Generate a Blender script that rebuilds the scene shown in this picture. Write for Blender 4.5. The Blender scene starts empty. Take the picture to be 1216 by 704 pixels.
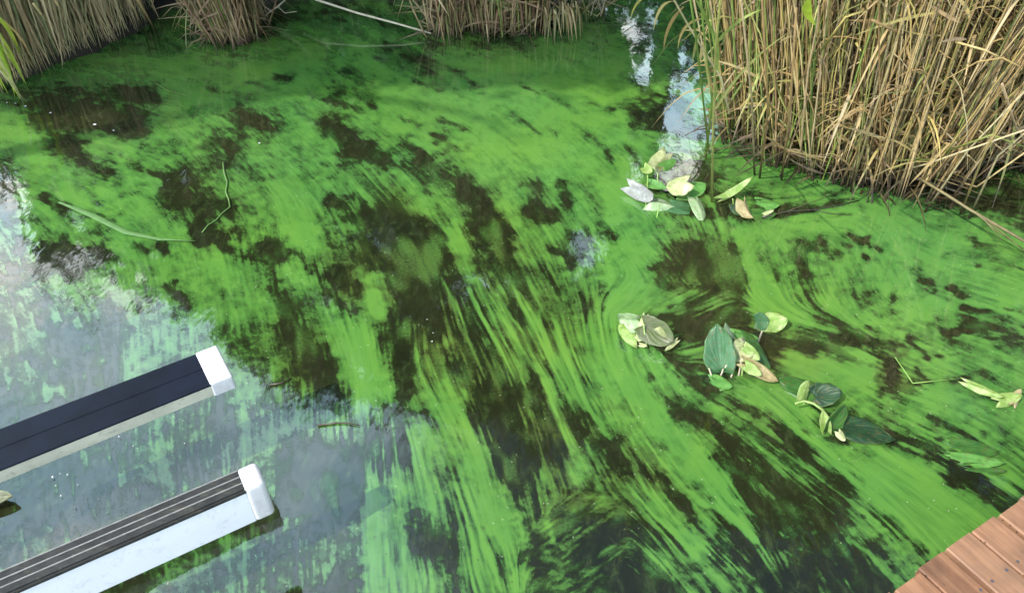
import bpy, math, random
import numpy as np
from mathutils import Vector, Matrix
random.seed(11); rng = np.random.default_rng(7)
S = bpy.context.scene
COL = S.collection
R = math.radians

# ---------------------------------------------------------------- camera, sky, sun, exposure
CH, CP, CF = 2.0, 40.0, 885.0            # eye height above the water, pitch down, focal length in 1216-px units
cam_d = bpy.data.cameras.new('camera'); cam = bpy.data.objects.new('camera', cam_d); COL.objects.link(cam)
cam_d.sensor_width = 36; cam_d.lens = 36*CF/1216; cam_d.clip_start = .05; cam_d.clip_end = 900
cam.location = (0, 0, CH); cam.rotation_euler = (R(90-CP), 0, 0)
S.camera = cam
S.view_settings.view_transform = 'Standard'; S.view_settings.look = 'None'
S.view_settings.gamma = 1; S.view_settings.exposure = 0.42
SUN_EL, SUN_ROT = R(48), R(-127)
sd = bpy.data.lights.new('sun', 'SUN'); sun = bpy.data.objects.new('sun', sd); COL.objects.link(sun)
sd.energy = 4.2; sd.angle = R(.5); sd.color = (1, .94, .84)
tosun = Vector((math.cos(SUN_EL)*math.sin(SUN_ROT), math.cos(SUN_EL)*math.cos(SUN_ROT), math.sin(SUN_EL)))
sun.rotation_euler = tosun.to_track_quat('Z', 'Y').to_euler(); sun.location = tosun*60
W = bpy.data.worlds.new('World'); S.world = W; W.use_nodes = True

class NT:
    """tiny node-tree writer"""
    def __init__(s, tree):
        s.t = tree; tree.nodes.clear()
    def n(s, typ, ins=None, **kw):
        nd = s.t.nodes.new(typ)
        for k, v in kw.items(): setattr(nd, k, v)
        for k, v in (ins or {}).items(): s.set(nd, k, v)
        return nd
    def set(s, nd, k, v):
        sock = nd.inputs[k]
        if isinstance(v, bpy.types.NodeSocket): s.t.links.new(v, sock)
        else:
            if isinstance(v, tuple) and len(v) == 3 and sock.type == 'RGBA': v = v+(1,)
            sock.default_value = v
    def math(s, op, a, b=0.0, c=None, clamp=False):
        nd = s.n('ShaderNodeMath', {0: a, 1: b}, operation=op, use_clamp=clamp)
        if c is not None: s.set(nd, 2, c)
        return nd.outputs[0]
    def ramp(s, fac, pts, interp='LINEAR'):
        nd = s.n('ShaderNodeValToRGB', {0: fac}); cr = nd.color_ramp; cr.interpolation = interp
        while len(cr.elements) < len(pts): cr.elements.new(.5)
        for e, (p, c) in zip(cr.elements, pts):
            e.position = p; e.color = c+(1,) if len(c) == 3 else c
        return nd.outputs[0]
    def noise(s, vec, scale, detail=4, rough=.55, dist=0):
        return s.n('ShaderNodeTexNoise', {'Vector': vec, 'Scale': scale, 'Detail': detail, 'Roughness': rough, 'Distortion': dist}).outputs['Fac']
    def mix(s, fac, a, b, blend='MIX'):
        nd = s.n('ShaderNodeMix', data_type='RGBA', blend_type=blend)
        s.set(nd, 0, fac); s.set(nd, 6, a); s.set(nd, 7, b)
        return nd.outputs[2]
    def smooth(s, v, lo, hi):
        nd = s.n('ShaderNodeMapRange', {0: v, 1: lo, 2: hi}, interpolation_type='SMOOTHSTEP')
        return nd.outputs[0]

w = NT(W.node_tree)
sky = w.n('ShaderNodeTexSky', sky_type='NISHITA', sun_disc=False, sun_elevation=SUN_EL, sun_rotation=SUN_ROT,
          air_density=1.0, dust_density=1.6, ozone_density=1.0)
tc = w.n('ShaderNodeTexCoord').outputs['Generated']
sp = w.n('ShaderNodeSeparateXYZ', {0: tc})
zc = w.math('MAXIMUM', sp.outputs[2], .06)
cv = w.n('ShaderNodeCombineXYZ', {0: w.math('DIVIDE', sp.outputs[0], zc), 1: w.math('DIVIDE', sp.outputs[1], zc), 2: 0.0}).outputs[0]
cn = w.noise(w.n('ShaderNodeMapping', {0: cv, 1: (3.1, 1.7, 0)}).outputs[0], .75, 9, .56, .5)
# broken cloud, thicker over the side the sun stands on
side = w.math('SUBTRACT', w.math('MULTIPLY', sp.outputs[0], -.30), w.math('MULTIPLY', sp.outputs[2], .70))
cm = w.smooth(w.math('ADD', cn, side), -.055, .165)
shade = w.noise(w.n('ShaderNodeMapping', {0: cv, 1: (9, 4, 0)}).outputs[0], 2.2, 5, .6)
cc = w.ramp(shade, [(.36, (11, 18, 23)), (.52, (19, 25, 29)), (.66, (37, 35.5, 33))])
skyc = w.mix(cm, w.n('ShaderNodeVectorMath', {0: sky.outputs[0], 1: (1.0, 1.0, 1.0)}, operation='MULTIPLY').outputs[0], cc)
bg = w.n('ShaderNodeBackground', {0: skyc, 1: .12})
w.n('ShaderNodeOutputWorld', {0: bg.outputs[0]})

# ---------------------------------------------------------------- helpers
def P(x, y, z=0.0):
    """the place where the line of sight through photo point (x, y) meets the level z above the water"""
    p = R(CP); a = (x-608)/CF; b = (352-y)/CF
    d = (a, math.cos(p)+b*math.sin(p), -math.sin(p)+b*math.cos(p))
    t = (z-CH)/d[2]
    return Vector((d[0]*t, d[1]*t, z))
def proj(X, Y, Z):
    p = R(CP); f = Y*math.cos(p)-(Z-CH)*math.sin(p); u = Y*math.sin(p)+(Z-CH)*math.cos(p)
    f = np.maximum(f, 1e-3)
    return 608+CF*X/f, 352-CF*u/f
def tag(o, label=None, cat=None, group=None, kind=None):
    if label: o['label'] = label
    if cat: o['category'] = cat
    if group: o['group'] = group
    if kind: o['kind'] = kind
    return o
def thing(name, label, cat, loc=(0, 0, 0), group=None):
    o = bpy.data.objects.new(name, None); COL.objects.link(o); o.location = loc; o.empty_display_size = .1
    return tag(o, label, cat, group)
def link(name, me, parent=None, matrix=None):
    o = bpy.data.objects.new(name, me); COL.objects.link(o)
    if parent: o.parent = parent
    if matrix is not None:
        if parent: o.matrix_local = Matrix.Translation(-parent.location) @ matrix   # parents carry no rotation
        else: o.matrix_world = matrix
    elif parent: o.location = -parent.location
    return o
def mesh(name, V, F, mats, smooth=True, mi=None):
    me = bpy.data.meshes.new(name); me.from_pydata([tuple(v) for v in V], [], F)
    for m in (mats if isinstance(mats, list) else [mats]): me.materials.append(m)
    if mi: me.polygons.foreach_set('material_index', mi)
    if smooth: me.polygons.foreach_set('use_smooth', [True]*len(me.polygons))
    me.update(); return me
def quads(name, Q, mat, rnd=None):
    """Q: n x 4 x 3 array"""
    n = len(Q); me = bpy.data.meshes.new(name)
    me.vertices.add(n*4); me.vertices.foreach_set('co', Q.reshape(-1).astype('f'))
    me.loops.add(n*4); me.loops.foreach_set('vertex_index', np.arange(n*4, dtype='i'))
    me.polygons.add(n); me.polygons.foreach_set('loop_start', np.arange(0, n*4, 4, dtype='i'))
    me.materials.append(mat)
    if rnd is not None:
        a = me.attributes.new('rnd', 'FLOAT', 'POINT'); a.data.foreach_set('value', np.repeat(rnd, 4).astype('f'))
    me.update(calc_edges=True); return me
class Soup:
    def __init__(s): s.V = []; s.F = []; s.A = []
    def add(s, V, F, a=0.5):
        b = len(s.V); s.V += [tuple(v) for v in V]; s.F += [tuple(i+b for i in f) for f in F]; s.A += [a]*len(V)
    def mesh(s, name, mat, smooth=True):
        me = mesh(name, s.V, s.F, mat, smooth)
        a = me.attributes.new('rnd', 'FLOAT', 'POINT'); a.data.foreach_set('value', s.A)
        return me
def frame(d):
    d = d.normalized(); u = d.cross(Vector((0, 0, 1)))
    if u.length < 1e-3: u = Vector((1, 0, 0))
    u.normalize(); return u, d.cross(u).normalized()
def tube(pts, r0, r1, n=5, cap=True):
    V = []; F = []; m = len(pts)
    for i, p in enumerate(pts):
        d = (pts[min(i+1, m-1)]-pts[max(i-1, 0)]); u, v = frame(d); r = r0+(r1-r0)*i/(m-1)
        for k in range(n):
            a = 2*math.pi*k/n; V.append(p+u*math.cos(a)*r+v*math.sin(a)*r)
    for i in range(m-1):
        for k in range(n):
            F.append((i*n+k, i*n+(k+1) % n, (i+1)*n+(k+1) % n, (i+1)*n+k))
    if cap: F += [tuple(range(n))[::-1], tuple((m-1)*n+k for k in range(n))]
    return V, F
def ribbon(pts, wd, side=None, vee=.25):
    """narrow grass blade along pts: tapered at both ends, creased along the midrib"""
    V = []; F = []; m = len(pts)
    for i, p in enumerate(pts):
        t = i/(m-1); d = pts[min(i+1, m-1)]-pts[max(i-1, 0)]
        u, v = frame(d)
        if side is not None:
            u = (side-d.normalized()*side.dot(d.normalized())).normalized(); v = d.normalized().cross(u)
        h = wd*.5*min(1, .35+t*3)*(1-t**3)+.0006
        V += [p-u*h, p+v*h*vee, p+u*h]
    for i in range(m-1):
        a = i*3; F += [(a, a+1, a+4, a+3), (a+1, a+2, a+5, a+4)]
    return V, F
def bez(a, b, c, n=7): return [a*(1-t)**2+b*2*t*(1-t)+c*t*t for t in [i/n for i in range(n+1)]]

# ---------------------------------------------------------------- materials
def mat(name):
    m = bpy.data.materials.new(name); m.use_nodes = True; return m, NT(m.node_tree)
def out(t, sh, disp=None):
    t.n('ShaderNodeOutputMaterial', {0: sh})
def plantmat(name, cols, rough=.55, trans=.25, scale=18, attr=False, basedark=None):
    """cols: colour of one plant piece after another, picked per object (or per 'rnd' value inside one mesh)"""
    m, t = mat(name)
    if attr: r = t.n('ShaderNodeAttribute', attribute_name='rnd').outputs['Fac']
    else: r = t.n('ShaderNodeObjectInfo').outputs['Random']
    g = t.n('ShaderNodeNewGeometry')
    n = len(cols); c = t.ramp(r, [((i+.5)/n, cc_) for i, cc_ in enumerate(cols)])
    ns = t.noise(g.outputs['Position'], scale, 5, .65)
    c = t.mix(.6, c, t.ramp(ns, [(.25, (.45, .42, .38)), (.55, (1, 1, 1)), (.8, (1.35, 1.3, 1.2))]), 'MULTIPLY')
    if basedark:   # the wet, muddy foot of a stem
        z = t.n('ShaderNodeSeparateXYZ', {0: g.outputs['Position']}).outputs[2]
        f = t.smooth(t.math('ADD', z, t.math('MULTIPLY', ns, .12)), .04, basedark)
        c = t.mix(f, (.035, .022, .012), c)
    d = t.n('ShaderNodeBsdfPrincipled', {'Base Color': c, 'Roughness': rough})
    tr = t.n('ShaderNodeBsdfTranslucent', {0: c})
    out(t, t.n('ShaderNodeMixShader', {0: trans, 1: d.outputs[0], 2: tr.outputs[0]}).outputs[0]); return m
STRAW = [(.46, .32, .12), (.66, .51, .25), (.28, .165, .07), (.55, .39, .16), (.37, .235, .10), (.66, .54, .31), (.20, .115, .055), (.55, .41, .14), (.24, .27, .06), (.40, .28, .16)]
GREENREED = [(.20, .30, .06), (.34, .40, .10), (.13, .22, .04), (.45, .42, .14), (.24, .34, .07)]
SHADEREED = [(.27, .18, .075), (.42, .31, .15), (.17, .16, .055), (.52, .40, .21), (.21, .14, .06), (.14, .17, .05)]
M = {}
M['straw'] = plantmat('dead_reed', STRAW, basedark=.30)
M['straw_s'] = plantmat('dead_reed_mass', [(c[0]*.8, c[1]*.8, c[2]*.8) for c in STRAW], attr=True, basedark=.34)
M['green'] = plantmat('green_reed', GREENREED, trans=.35)
M['greenb'] = plantmat('bright_grass_blade', [(.40, .52, .05), (.30, .45, .05), (.5, .58, .08)], trans=.45)
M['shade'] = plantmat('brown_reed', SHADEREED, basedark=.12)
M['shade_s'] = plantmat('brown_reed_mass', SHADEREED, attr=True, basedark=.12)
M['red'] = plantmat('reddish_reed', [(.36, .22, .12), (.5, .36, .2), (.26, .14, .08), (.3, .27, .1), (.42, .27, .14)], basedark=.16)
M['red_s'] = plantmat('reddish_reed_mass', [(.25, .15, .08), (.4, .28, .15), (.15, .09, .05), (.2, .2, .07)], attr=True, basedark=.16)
M['crown'] = plantmat('tree_leaf', [(.035, .06, .018), (.05, .085, .022), (.028, .045, .015), (.07, .10, .03)], trans=.3, attr=True, scale=.9)
M['bush'] = plantmat('bush_leaf', [(.03, .045, .02), (.05, .07, .025), (.03, .035, .018), (.08, .085, .035)], trans=.25, attr=True, scale=5)
M['twig'] = plantmat('dry_twig', [(.48, .40, .30), (.36, .29, .2)], trans=0, rough=.8, scale=40)
M['darktwig'] = plantmat('wet_twig', [(.02, .018, .012), (.05, .04, .02)], trans=0, rough=.35, scale=40)
M['dullgreen'] = plantmat('waterlogged_green', [(.10, .21, .05), (.13, .24, .06)], trans=.1, scale=30)
M['greenstem'] = plantmat('floating_stem', [(.22, .38, .08), (.30, .42, .12)], trans=.1, scale=30)

def lilymat(name, a, b, rough=.32, trans=.25):
    """leaf skin: two tones in soft patches, pale veins, waxy gloss"""
    m, t = mat(name); tcn = t.n('ShaderNodeTexCoord').outputs['Object']
    uv = t.n('ShaderNodeAttribute', attribute_name='leafuv').outputs['Vector']
    s = t.n('ShaderNodeSeparateXYZ', {0: uv})
    ang = t.math('ARCTAN2', s.outputs[1], s.outputs[0])
    vein = t.math('POWER', t.math('ABSOLUTE', t.math('SINE', t.math('MULTIPLY', ang, 11))), .35)
    ns = t.noise(tcn, 26, 5, .6)
    c = t.mix(t.smooth(ns, .38, .64), a, b)
    c = t.mix(t.math('MULTIPLY', t.math('SUBTRACT', 1, vein), .08), c, (.35, .42, .2))
    c = t.mix(t.math('MULTIPLY', t.smooth(t.noise(tcn, 60, 6, .7), .54, .62), .55), c, (.13, .10, .035))
    rim = t.math('ABSOLUTE', s.outputs[0]); c = t.mix(t.math('MULTIPLY', t.smooth(t.math('ADD', rim, t.math('MULTIPLY', ns, .5)), .95, 1.25), .6), c, (.10, .16, .03))
    bp = t.n('ShaderNodeBump', {'Strength': .35, 'Distance': .004, 'Height': vein})
    d = t.n('ShaderNodeBsdfPrincipled', {'Base Color': c, 'Roughness': rough, 'Normal': bp.outputs[0], 'IOR': 1.5})
    tr = t.n('ShaderNodeBsdfTranslucent', {0: c})
    out(t, t.n('ShaderNodeMixShader', {0: trans, 1: d.outputs[0], 2: tr.outputs[0]}).outputs[0]); return m
L = {'pale': lilymat('pale_and_highlit_leaf', (.26, .38, .18), (.44, .52, .32)),
     'cream': lilymat('cream_dying_leaf', (.38, .42, .18), (.56, .56, .32)),
     'lilac': lilymat('bleached_leaf', (.26, .26, .25), (.38, .38, .36)),
     'green': lilymat('green_leaf', (.035, .12, .022), (.06, .17, .03)),
     'teal': lilymat('blue_green_leaf', (.04, .13, .045), (.075, .18, .08)),
     'dark': lilymat('dark_leaf', (.010, .042, .016), (.018, .07, .022), .5),
     'yellow': lilymat('yellowing_and_lit_leaf', (.20, .33, .06), (.38, .47, .17)),
     'tan': lilymat('tan_dying_leaf', (.34, .27, .12), (.52, .42, .24)),
     'olive': lilymat('olive_leaf', (.16, .17, .09), (.24, .24, .13)),
     'grey': lilymat('grey_green_leaf', (.16, .17, .10), (.10, .14, .05)),
     'mid': lilymat('mid_green_leaf', (.09, .26, .05), (.14, .33, .07))}

def plain(name, col, rough=.5, metal=0, bump=0, bscale=60, var=.15, coat=0, spec=.5, dirt=0):
    m, t = mat(name); tcn = t.n('ShaderNodeTexCoord').outputs['Object']
    ns = t.noise(tcn, bscale, 5, .6)
    c = t.mix(1, col, t.ramp(ns, [(.3, (1-var,)*3), (.7, (1+var,)*3)]), 'MULTIPLY')
    if dirt:   # scuffs, drips and grime
        g1 = t.noise(t.n('ShaderNodeMapping', {0: tcn, 2: (0, 0, .45), 3: (1, 5, 3)}).outputs[0], 9, 7, .75, .8); g2 = t.noise(tcn, 55, 4, .6)
        c = t.mix(t.math('MULTIPLY', t.math('ADD', t.smooth(g1, .52, .70), t.math('MULTIPLY', t.smooth(g2, .62, .7), .7), clamp=True), dirt), c, (.16, .15, .10))
    ins = {'Base Color': c, 'Roughness': rough, 'Metallic': metal, 'Coat Weight': coat, 'Specular IOR Level': spec}
    if bump: ins['Normal'] = t.n('ShaderNodeBump', {'Strength': bump, 'Distance': .002, 'Height': ns}).outputs[0]
    out(t, t.n('ShaderNodeBsdfPrincipled', ins).outputs[0]); return m
M['soil'] = plain('bank_soil', (.016, .013, .007), .9, bump=1, bscale=9, var=.5)
M['bark'] = plain('bark', (.09, .07, .05), .9, bump=1, bscale=30, var=.4)
M['navy'] = plain('dark_vinyl_cover', (.004, .006, .014), .6, bscale=14, var=.4, spec=.14)
M['rubber'] = plain('black_rubber_strip', (.026, .025, .024), .7, bscale=40, var=.4, spec=.3, dirt=.3)
M['bead'] = plain('worn_bead', (.20, .19, .18), .5, bscale=60, var=.3)
M['alu'] = plain('white_coated_aluminium', (.70, .69, .72), .32, bscale=5, var=.05, dirt=.22)
M['beige'] = plain('aged_beige_coating', (.50, .46, .36), .5, bscale=9, var=.14, dirt=.5)
M['cap'] = plain('white_plastic_cap', (.56, .53, .54), .45, bscale=22, var=.08, dirt=.35)
M['capd'] = plain('dark_screw_recess', (.06, .06, .08), .5)
M['speck'] = plain('pale_petal', (.62, .58, .58), .6)

# water: dark body under a clear mirror surface; the film of algae shares the same surface
def surface(t, diffuse_col):
    tcn = t.n('ShaderNodeTexCoord').outputs['Object']
    mp = t.n('ShaderNodeMapping', {0: tcn, 3: (1.0, .55, 1)}).outputs[0]
    h = t.math('ADD', t.noise(mp, 7, 3, .5), t.math('MULTIPLY', t.noise(mp, 38, 2, .5), .10))
    bp = t.n('ShaderNodeBump', {'Strength': .075, 'Distance': .02, 'Height': h}).outputs[0]
    fr = t.n('ShaderNodeFresnel', {0: WATER_IOR, 'Normal': bp}).outputs[0]
    df = t.n('ShaderNodeBsdfDiffuse', {0: diffuse_col})
    gl = t.n('ShaderNodeBsdfGlossy', {0: (1, 1, 1), 1: .045, 'Normal': bp})
    return t.n('ShaderNodeMixShader', {0: fr, 1: df.outputs[0], 2: gl.outputs[0]}).outputs[0], tcn
WATER_IOR = 1.7
m, t = mat('pond_water'); tcn = t.n('ShaderNodeTexCoord').outputs['Object']
c = t.ramp(t.noise(tcn, 1.6, 5, .6), [(.3, (.008, .011, .005)), (.7, (.019, .021, .008))])
c = t.mix(t.smooth(t.noise(t.n('ShaderNodeMapping', {0: tcn, 2: (0, 0, .35), 3: (2.2, 1, 1)}).outputs[0], 11, 7, .72, .4), .47, .72), c, (.034, .052, .016))   # weed just under the surface
sh, _ = surface(t, c); out(t, sh); M['water'] = m
m, t = mat('algae_film'); tcn = t.n('ShaderNodeTexCoord').outputs['Object']
den = t.n('ShaderNodeAttribute', attribute_name='dens').outputs['Fac']
mur = t.n('ShaderNodeAttribute', attribute_name='murk').outputs['Fac']
fine = t.noise(tcn, 75, 5, .75); fine2 = t.noise(tcn, 9, 4, .6)
dd = t.math('ADD', den, t.math('MULTIPLY', t.math('SUBTRACT', fine, .5), .62))
dd = t.math('ADD', dd, t.math('MULTIPLY', t.math('SUBTRACT', fine2, .5), .10))
c = t.ramp(dd, [(.0, (.019, .024, .009)), (.25, (.026, .048, .013)), (.46, (.036, .088, .020)), (.74, (.056, .150, .028)), (1.0, (.078, .200, .035))])
hue = t.noise(tcn, 1.3, 3, .5)
c = t.mix(t.math('MULTIPLY', t.smooth(hue, .4, .7), .35), c, (.17, .36, .03), 'MIX') if False else c
c = t.mix(1, c, t.ramp(hue, [(.3, (.85, .95, 1.15)), (.7, (1.10, 1.02, .88))]), 'MULTIPLY')
c = t.mix(t.math('MULTIPLY', mur, .55), c, t.ramp(dd, [(.1, (.028, .030, .009)), (.5, (.072, .080, .015)), (.95, (.11, .19, .025))]))
tone = t.n('ShaderNodeAttribute', attribute_name='tone').outputs['Fac']
c = t.mix(1, c, t.ramp(tone, [(.15, (.68, .73, .76)), (.5, (1, 1, 1)), (.88, (1.26, 1.17, 1.12))]), 'MULTIPLY')
vo = t.n('ShaderNodeTexVoronoi', {'Vector': tcn, 'Scale': 70.0, 'Randomness': 1.0})
pick = t.n('ShaderNodeSeparateColor', {0: vo.outputs['Color']}).outputs[0]
dot = t.math('MULTIPLY', t.math('LESS_THAN', vo.outputs['Distance'], .16), t.math('GREATER_THAN', pick, .93))
c = t.mix(t.math('MULTIPLY', dot, .6), c, (.42, .45, .30))
dot2 = t.math('MULTIPLY', t.math('LESS_THAN', vo.outputs['Distance'], .22), t.math('LESS_THAN', pick, .05))
c = t.mix(t.math('MULTIPLY', dot2, .7), c, (.05, .045, .015))
al = t.smooth(t.math('ADD', dd, t.math('MULTIPLY', mur, .35)), .10, .62)
al = t.math('MULTIPLY', al, t.smooth(t.math('ADD', den, t.math('MULTIPLY', mur, .5)), .05, .20))
sh, _ = surface(t, c)
tr = t.n('ShaderNodeBsdfTransparent')
out(t, t.n('ShaderNodeMixShader', {0: al, 1: tr.outputs[0], 2: sh}).outputs[0]); M['algae'] = m

def woodmat(name, a, b):
    m, t = mat(name); g = t.n('ShaderNodeTexCoord').outputs['Object']
    r = t.n('ShaderNodeObjectInfo').outputs['Random']
    mp = t.n('ShaderNodeVectorMath', {0: g, 1: t.n('ShaderNodeCombineXYZ', {0: t.math('MULTIPLY', r, 37), 1: t.math('MULTIPLY', r, 11), 2: 0.0}).outputs[0]}, operation='ADD').outputs[0]
    st = t.n('ShaderNodeMapping', {0: mp, 3: (3.5, 60, 20)}).outputs[0]
    gr = t.noise(st, 1, 6, .65, .6)
    bl = t.noise(mp, 7, 4, .6)
    c = t.mix(t.smooth(gr, .35, .68), a, b)
    c = t.mix(1, c, t.ramp(bl, [(.3, (.52, .50, .50)), (.62, (1.12, 1.1, 1.1))]), 'MULTIPLY')
    c = t.mix(t.math('MULTIPLY', t.smooth(t.noise(t.n('ShaderNodeMapping', {0: mp, 3: (1, 2.2, 1)}).outputs[0], 26, 3, .5), .69, .74), .8), c, (.05, .025, .015))
    c = t.mix(t.math('MULTIPLY', r, .3), c, (.27, .19, .14))
    bp = t.n('ShaderNodeBump', {'Strength': .5, 'Distance': .002, 'Height': gr}).outputs[0]
    out(t, t.n('ShaderNodeBsdfPrincipled', {'Base Color': c, 'Roughness': .7, 'Normal': bp}).outputs[0]); return m
M['wood'] = woodmat('deck_wood', (.19, .078, .033), (.31, .15, .072))
M['woodold'] = woodmat('old_timber', (.16, .10, .06), (.22, .15, .09))

# ---------------------------------------------------------------- pond water, ground
SHORE = [P(-700, 190), P(-60, 118), P(0, 104), P(60, 78), P(120, 60), P(175, 28), P(205, -8), P(240, 12), P(300, 14), P(350, -12), P(480, -10), P(520, 8), P(655, 6),
         P(700, -8), P(800, -30), P(868, -5), P(930, 110), P(950, 160), P(1000, 182), P(1080, 190), P(1160, 192), P(1260, 190), P(1500, 200), P(1900, 220)]
sh_xy = np.array([[p.x, p.y] for p in SHORE])
def shore_side(X, Y):
    """> 0 on land: signed distance to the shoreline"""
    best = np.full(X.shape, 1e9); sg = np.zeros(X.shape)
    for (ax, ay), (bx, by) in zip(sh_xy[:-1], sh_xy[1:]):
        dx, dy = bx-ax, by-ay; t = np.clip(((X-ax)*dx+(Y-ay)*dy)/(dx*dx+dy*dy), 0, 1)
        ex, ey = X-(ax+t*dx), Y-(ay+t*dy); d = np.hypot(ex, ey)
        cr = dx*(Y-ay)-dy*(X-ax)
        m_ = d < best-1e-9; best = np.where(m_, d, best); sg = np.where(m_, np.sign(cr), sg)
    return best*sg
xs = np.concatenate([-np.geomspace(300, 9, 14), np.linspace(-8, 8, 90), np.geomspace(9, 300, 14)])
ys = np.concatenate([-np.geomspace(300, 4, 12), np.linspace(-3, 11, 80), np.geomspace(12, 300, 14)])
GX, GY = np.meshgrid(xs, ys)
D = shore_side(GX, GY)
D = np.where((GY < -3), -np.abs(GY+3)-1, D)
far = np.hypot(GX, GY)
land = np.where(D > 0, np.minimum(.05+.35*np.clip(D, 0, 1.6)**.8, .55), np.maximum(-.7, D*.6)-.02)
land = np.where(far > 45, np.maximum(land, .3+np.minimum((far-45)*.02, 3)), land)
land += .04*np.sin(GX*5.1+GY*3.3)*np.sin(GY*4.3-GX*2)*(D > .05)
V = np.stack([GX, GY, land], -1).reshape(-1, 3); nx = len(xs)
F = [(j*nx+i, j*nx+i+1, (j+1)*nx+i+1, (j+1)*nx+i) for j in range(len(ys)-1) for i in range(nx-1)]
tag(link('ground', mesh('ground', V.tolist(), F, M['soil'])), kind='structure')
tag(link('pond_water', mesh('pond_water', [(-60, -60, 0), (60, -60, 0), (60, 60, 0), (-60, 60, 0)], [(0, 1, 2, 3)], M['water'], False)), kind='structure')

# ---------------------------------------------------------------- the film of algae
X0, X1, Y0, Y1, ST = -130, 1346, -60, 800, 1.5
gx = np.arange(X0, X1+1, ST, float); gy = np.arange(Y0, Y1+1, ST, float)
PX, PY = np.meshgrid(gx, gy); H_, W_ = PX.shape
def samp(A, x, y):
    """bilinear look-up of a field laid over the pond"""
    u = np.clip((x-X0)/ST, 0, W_-1.001); v = np.clip((y-Y0)/ST, 0, H_-1.001)
    i = u.astype(int); j = v.astype(int); fu = u-i; fv = v-j
    return (A[j, i]*(1-fu)+A[j, i+1]*fu)*(1-fv)+(A[j+1, i]*(1-fu)+A[j+1, i+1]*fu)*fv
def vnoise(cell, cy=None, seed=0):
    r = np.random.default_rng(seed); cy = cy or cell
    a = r.random((int((Y1-Y0)/cy)+4, int((X1-X0)/cell)+4))
    u = (PX-X0)/cell; v = (PY-Y0)/cy; i = u.astype(int); j = v.astype(int)
    fu = u-i; fv = v-j; fu = fu*fu*(3-2*fu); fv = fv*fv*(3-2*fv)
    return (a[j, i]*(1-fu)+a[j, i+1]*fu)*(1-fv)+(a[j+1, i]*(1-fu)+a[j+1, i+1]*fu)*fv
def fbm(cell, octs, seed, cyr=1.0):
    s = 0; tot = 0; amp = 1
    for k in range(octs):
        s = s+amp*vnoise(max(cell/2**k, 1.6), max(cell*cyr/2**k, 1.6), seed+k); tot += amp; amp *= .62
    return s/tot
# coverage of the algae, row by row: "x_end:coverage" read along strips 32 units apart
TAB = {16: "0:2 160:2 230:5 340:2 500:4 660:3 860:6 1216:2",
48: "70:2 250:5 300:3 500:6.5 640:4 860:7 1216:2",
80: "50:5 460:7.5 520:6 860:7.7 1216:4",
112: "60:4 190:3 360:7.3 440:6.4 860:7.6 1216:5",
144: "30:8 170:2 270:6.3 330:3.5 380:6.8 430:3.5 750:7.4 800:5 870:6 1216:5",
176: "50:9 110:4.5 230:6 330:4 400:6 450:2 480:5 560:5.6 850:8 890:7 1216:5",
208: "10:5 80:8 140:4 200:7 270:2 370:6 410:5 470:4.2 500:4.5 570:4.2 620:6.5 760:8.3 880:5.5 1000:8 1216:3",
240: "40:6 190:8 250:2 290:3.3 390:7 450:4 500:3.6 540:6.8 560:5 605:2.6 760:8.3 850:6 920:4.5 1216:8",
272: "40:7 140:5.5 230:8 290:3 340:6.3 380:7 425:3.8 520:1.6 555:5.5 612:1.8 780:8.2 880:5 1216:8.3",
304: "40:6 130:2.5 270:8 300:6 350:3 390:5.5 430:4 540:1.1 590:4.8 612:2.4 625:4 660:7 700:4.5 790:8 885:1.8 925:8 990:6 1216:8.3",
336: "100:3.5 200:6 230:5 310:8.3 390:6.3 433:2.1 452:6 525:1.1 590:4 660:3.6 690:6 790:8 890:2 940:8.5 1030:6.2 1216:8.2",
368: "60:3.5 200:4.5 330:8.3 370:4 400:6 432:1.6 455:6.3 500:2.6 530:1.3 620:3.5 680:4.4 720:5 760:8 900:3.6 1000:7.8 1216:7.3",
400: "60:3 150:2.5 270:6 335:5.5 385:2.6 445:8.7 478:3.2 530:1.1 620:3 660:3.8 750:6.8 840:5.4 985:2.5 1050:3.5 1216:6.3",
432: "150:2.5 290:5 340:5.8 398:1.7 458:8.7 525:1.2 620:3 655:3 780:7 850:5 930:5 1040:8 1075:2 1216:7",
464: "270:3 318:5.5 405:2.4 466:8.2 500:1.6 530:4.5 560:5 640:1.3 660:4 770:7.4 820:6 860:3.4 920:7.5 1040:7.8 1090:4.5 1216:7.2",
496: "160:2 200:4.3 340:2.8 440:4.3 505:2.8 555:7.6 650:1.0 690:4 790:7.2 860:2.6 900:3.4 960:7 1080:5 1216:7",
528: "150:1.8 210:5 350:2.6 440:1.6 490:3.3 580:7.2 625:.6 660:1.6 700:3.6 740:4 860:6.6 920:2.6 960:3.5 1020:5.6 1080:6 1140:5 1216:6.6",
560: "150:1.8 210:5 330:3 430:.9 480:3.0 590:6.6 625:1 700:4 745:2.6 870:6.7 950:2.8 1035:4.8 1125:8.4 1180:4 1216:6.5",
592: "200:2 350:3.0 420:1.6 480:4.5 600:7.2 640:3.6 700:1.3 750:3.5 850:5 900:4.6 1010:1.4 1045:4.4 1165:8.7 1216:6",
624: "330:2.3 420:2.8 485:6.8 540:3.6 610:7.4 650:4.5 750:.9 790:4.4 860:4 940:2.6 1000:.6 1072:3.4 1216:9",
656: "200:3 310:4.2 425:2.3 485:7.2 540:3.6 622:6.8 660:3.5 770:1.1 850:4.4 930:1.6 1050:.4 1095:4 1216:9",
688: "180:3 320:4.2 435:1.8 500:6.6 540:5.5 625:6.6 680:3.6 820:.9 870:4 1060:.4 1216:5",
740: "180:3 320:4.2 435:1.8 625:6.6 680:3.6 820:.9 870:2 1216:.4"}
rows = sorted(TAB); cols = np.arange(X0, X1+1, 8.0)
T = np.zeros((len(rows), len(cols)))
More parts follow.
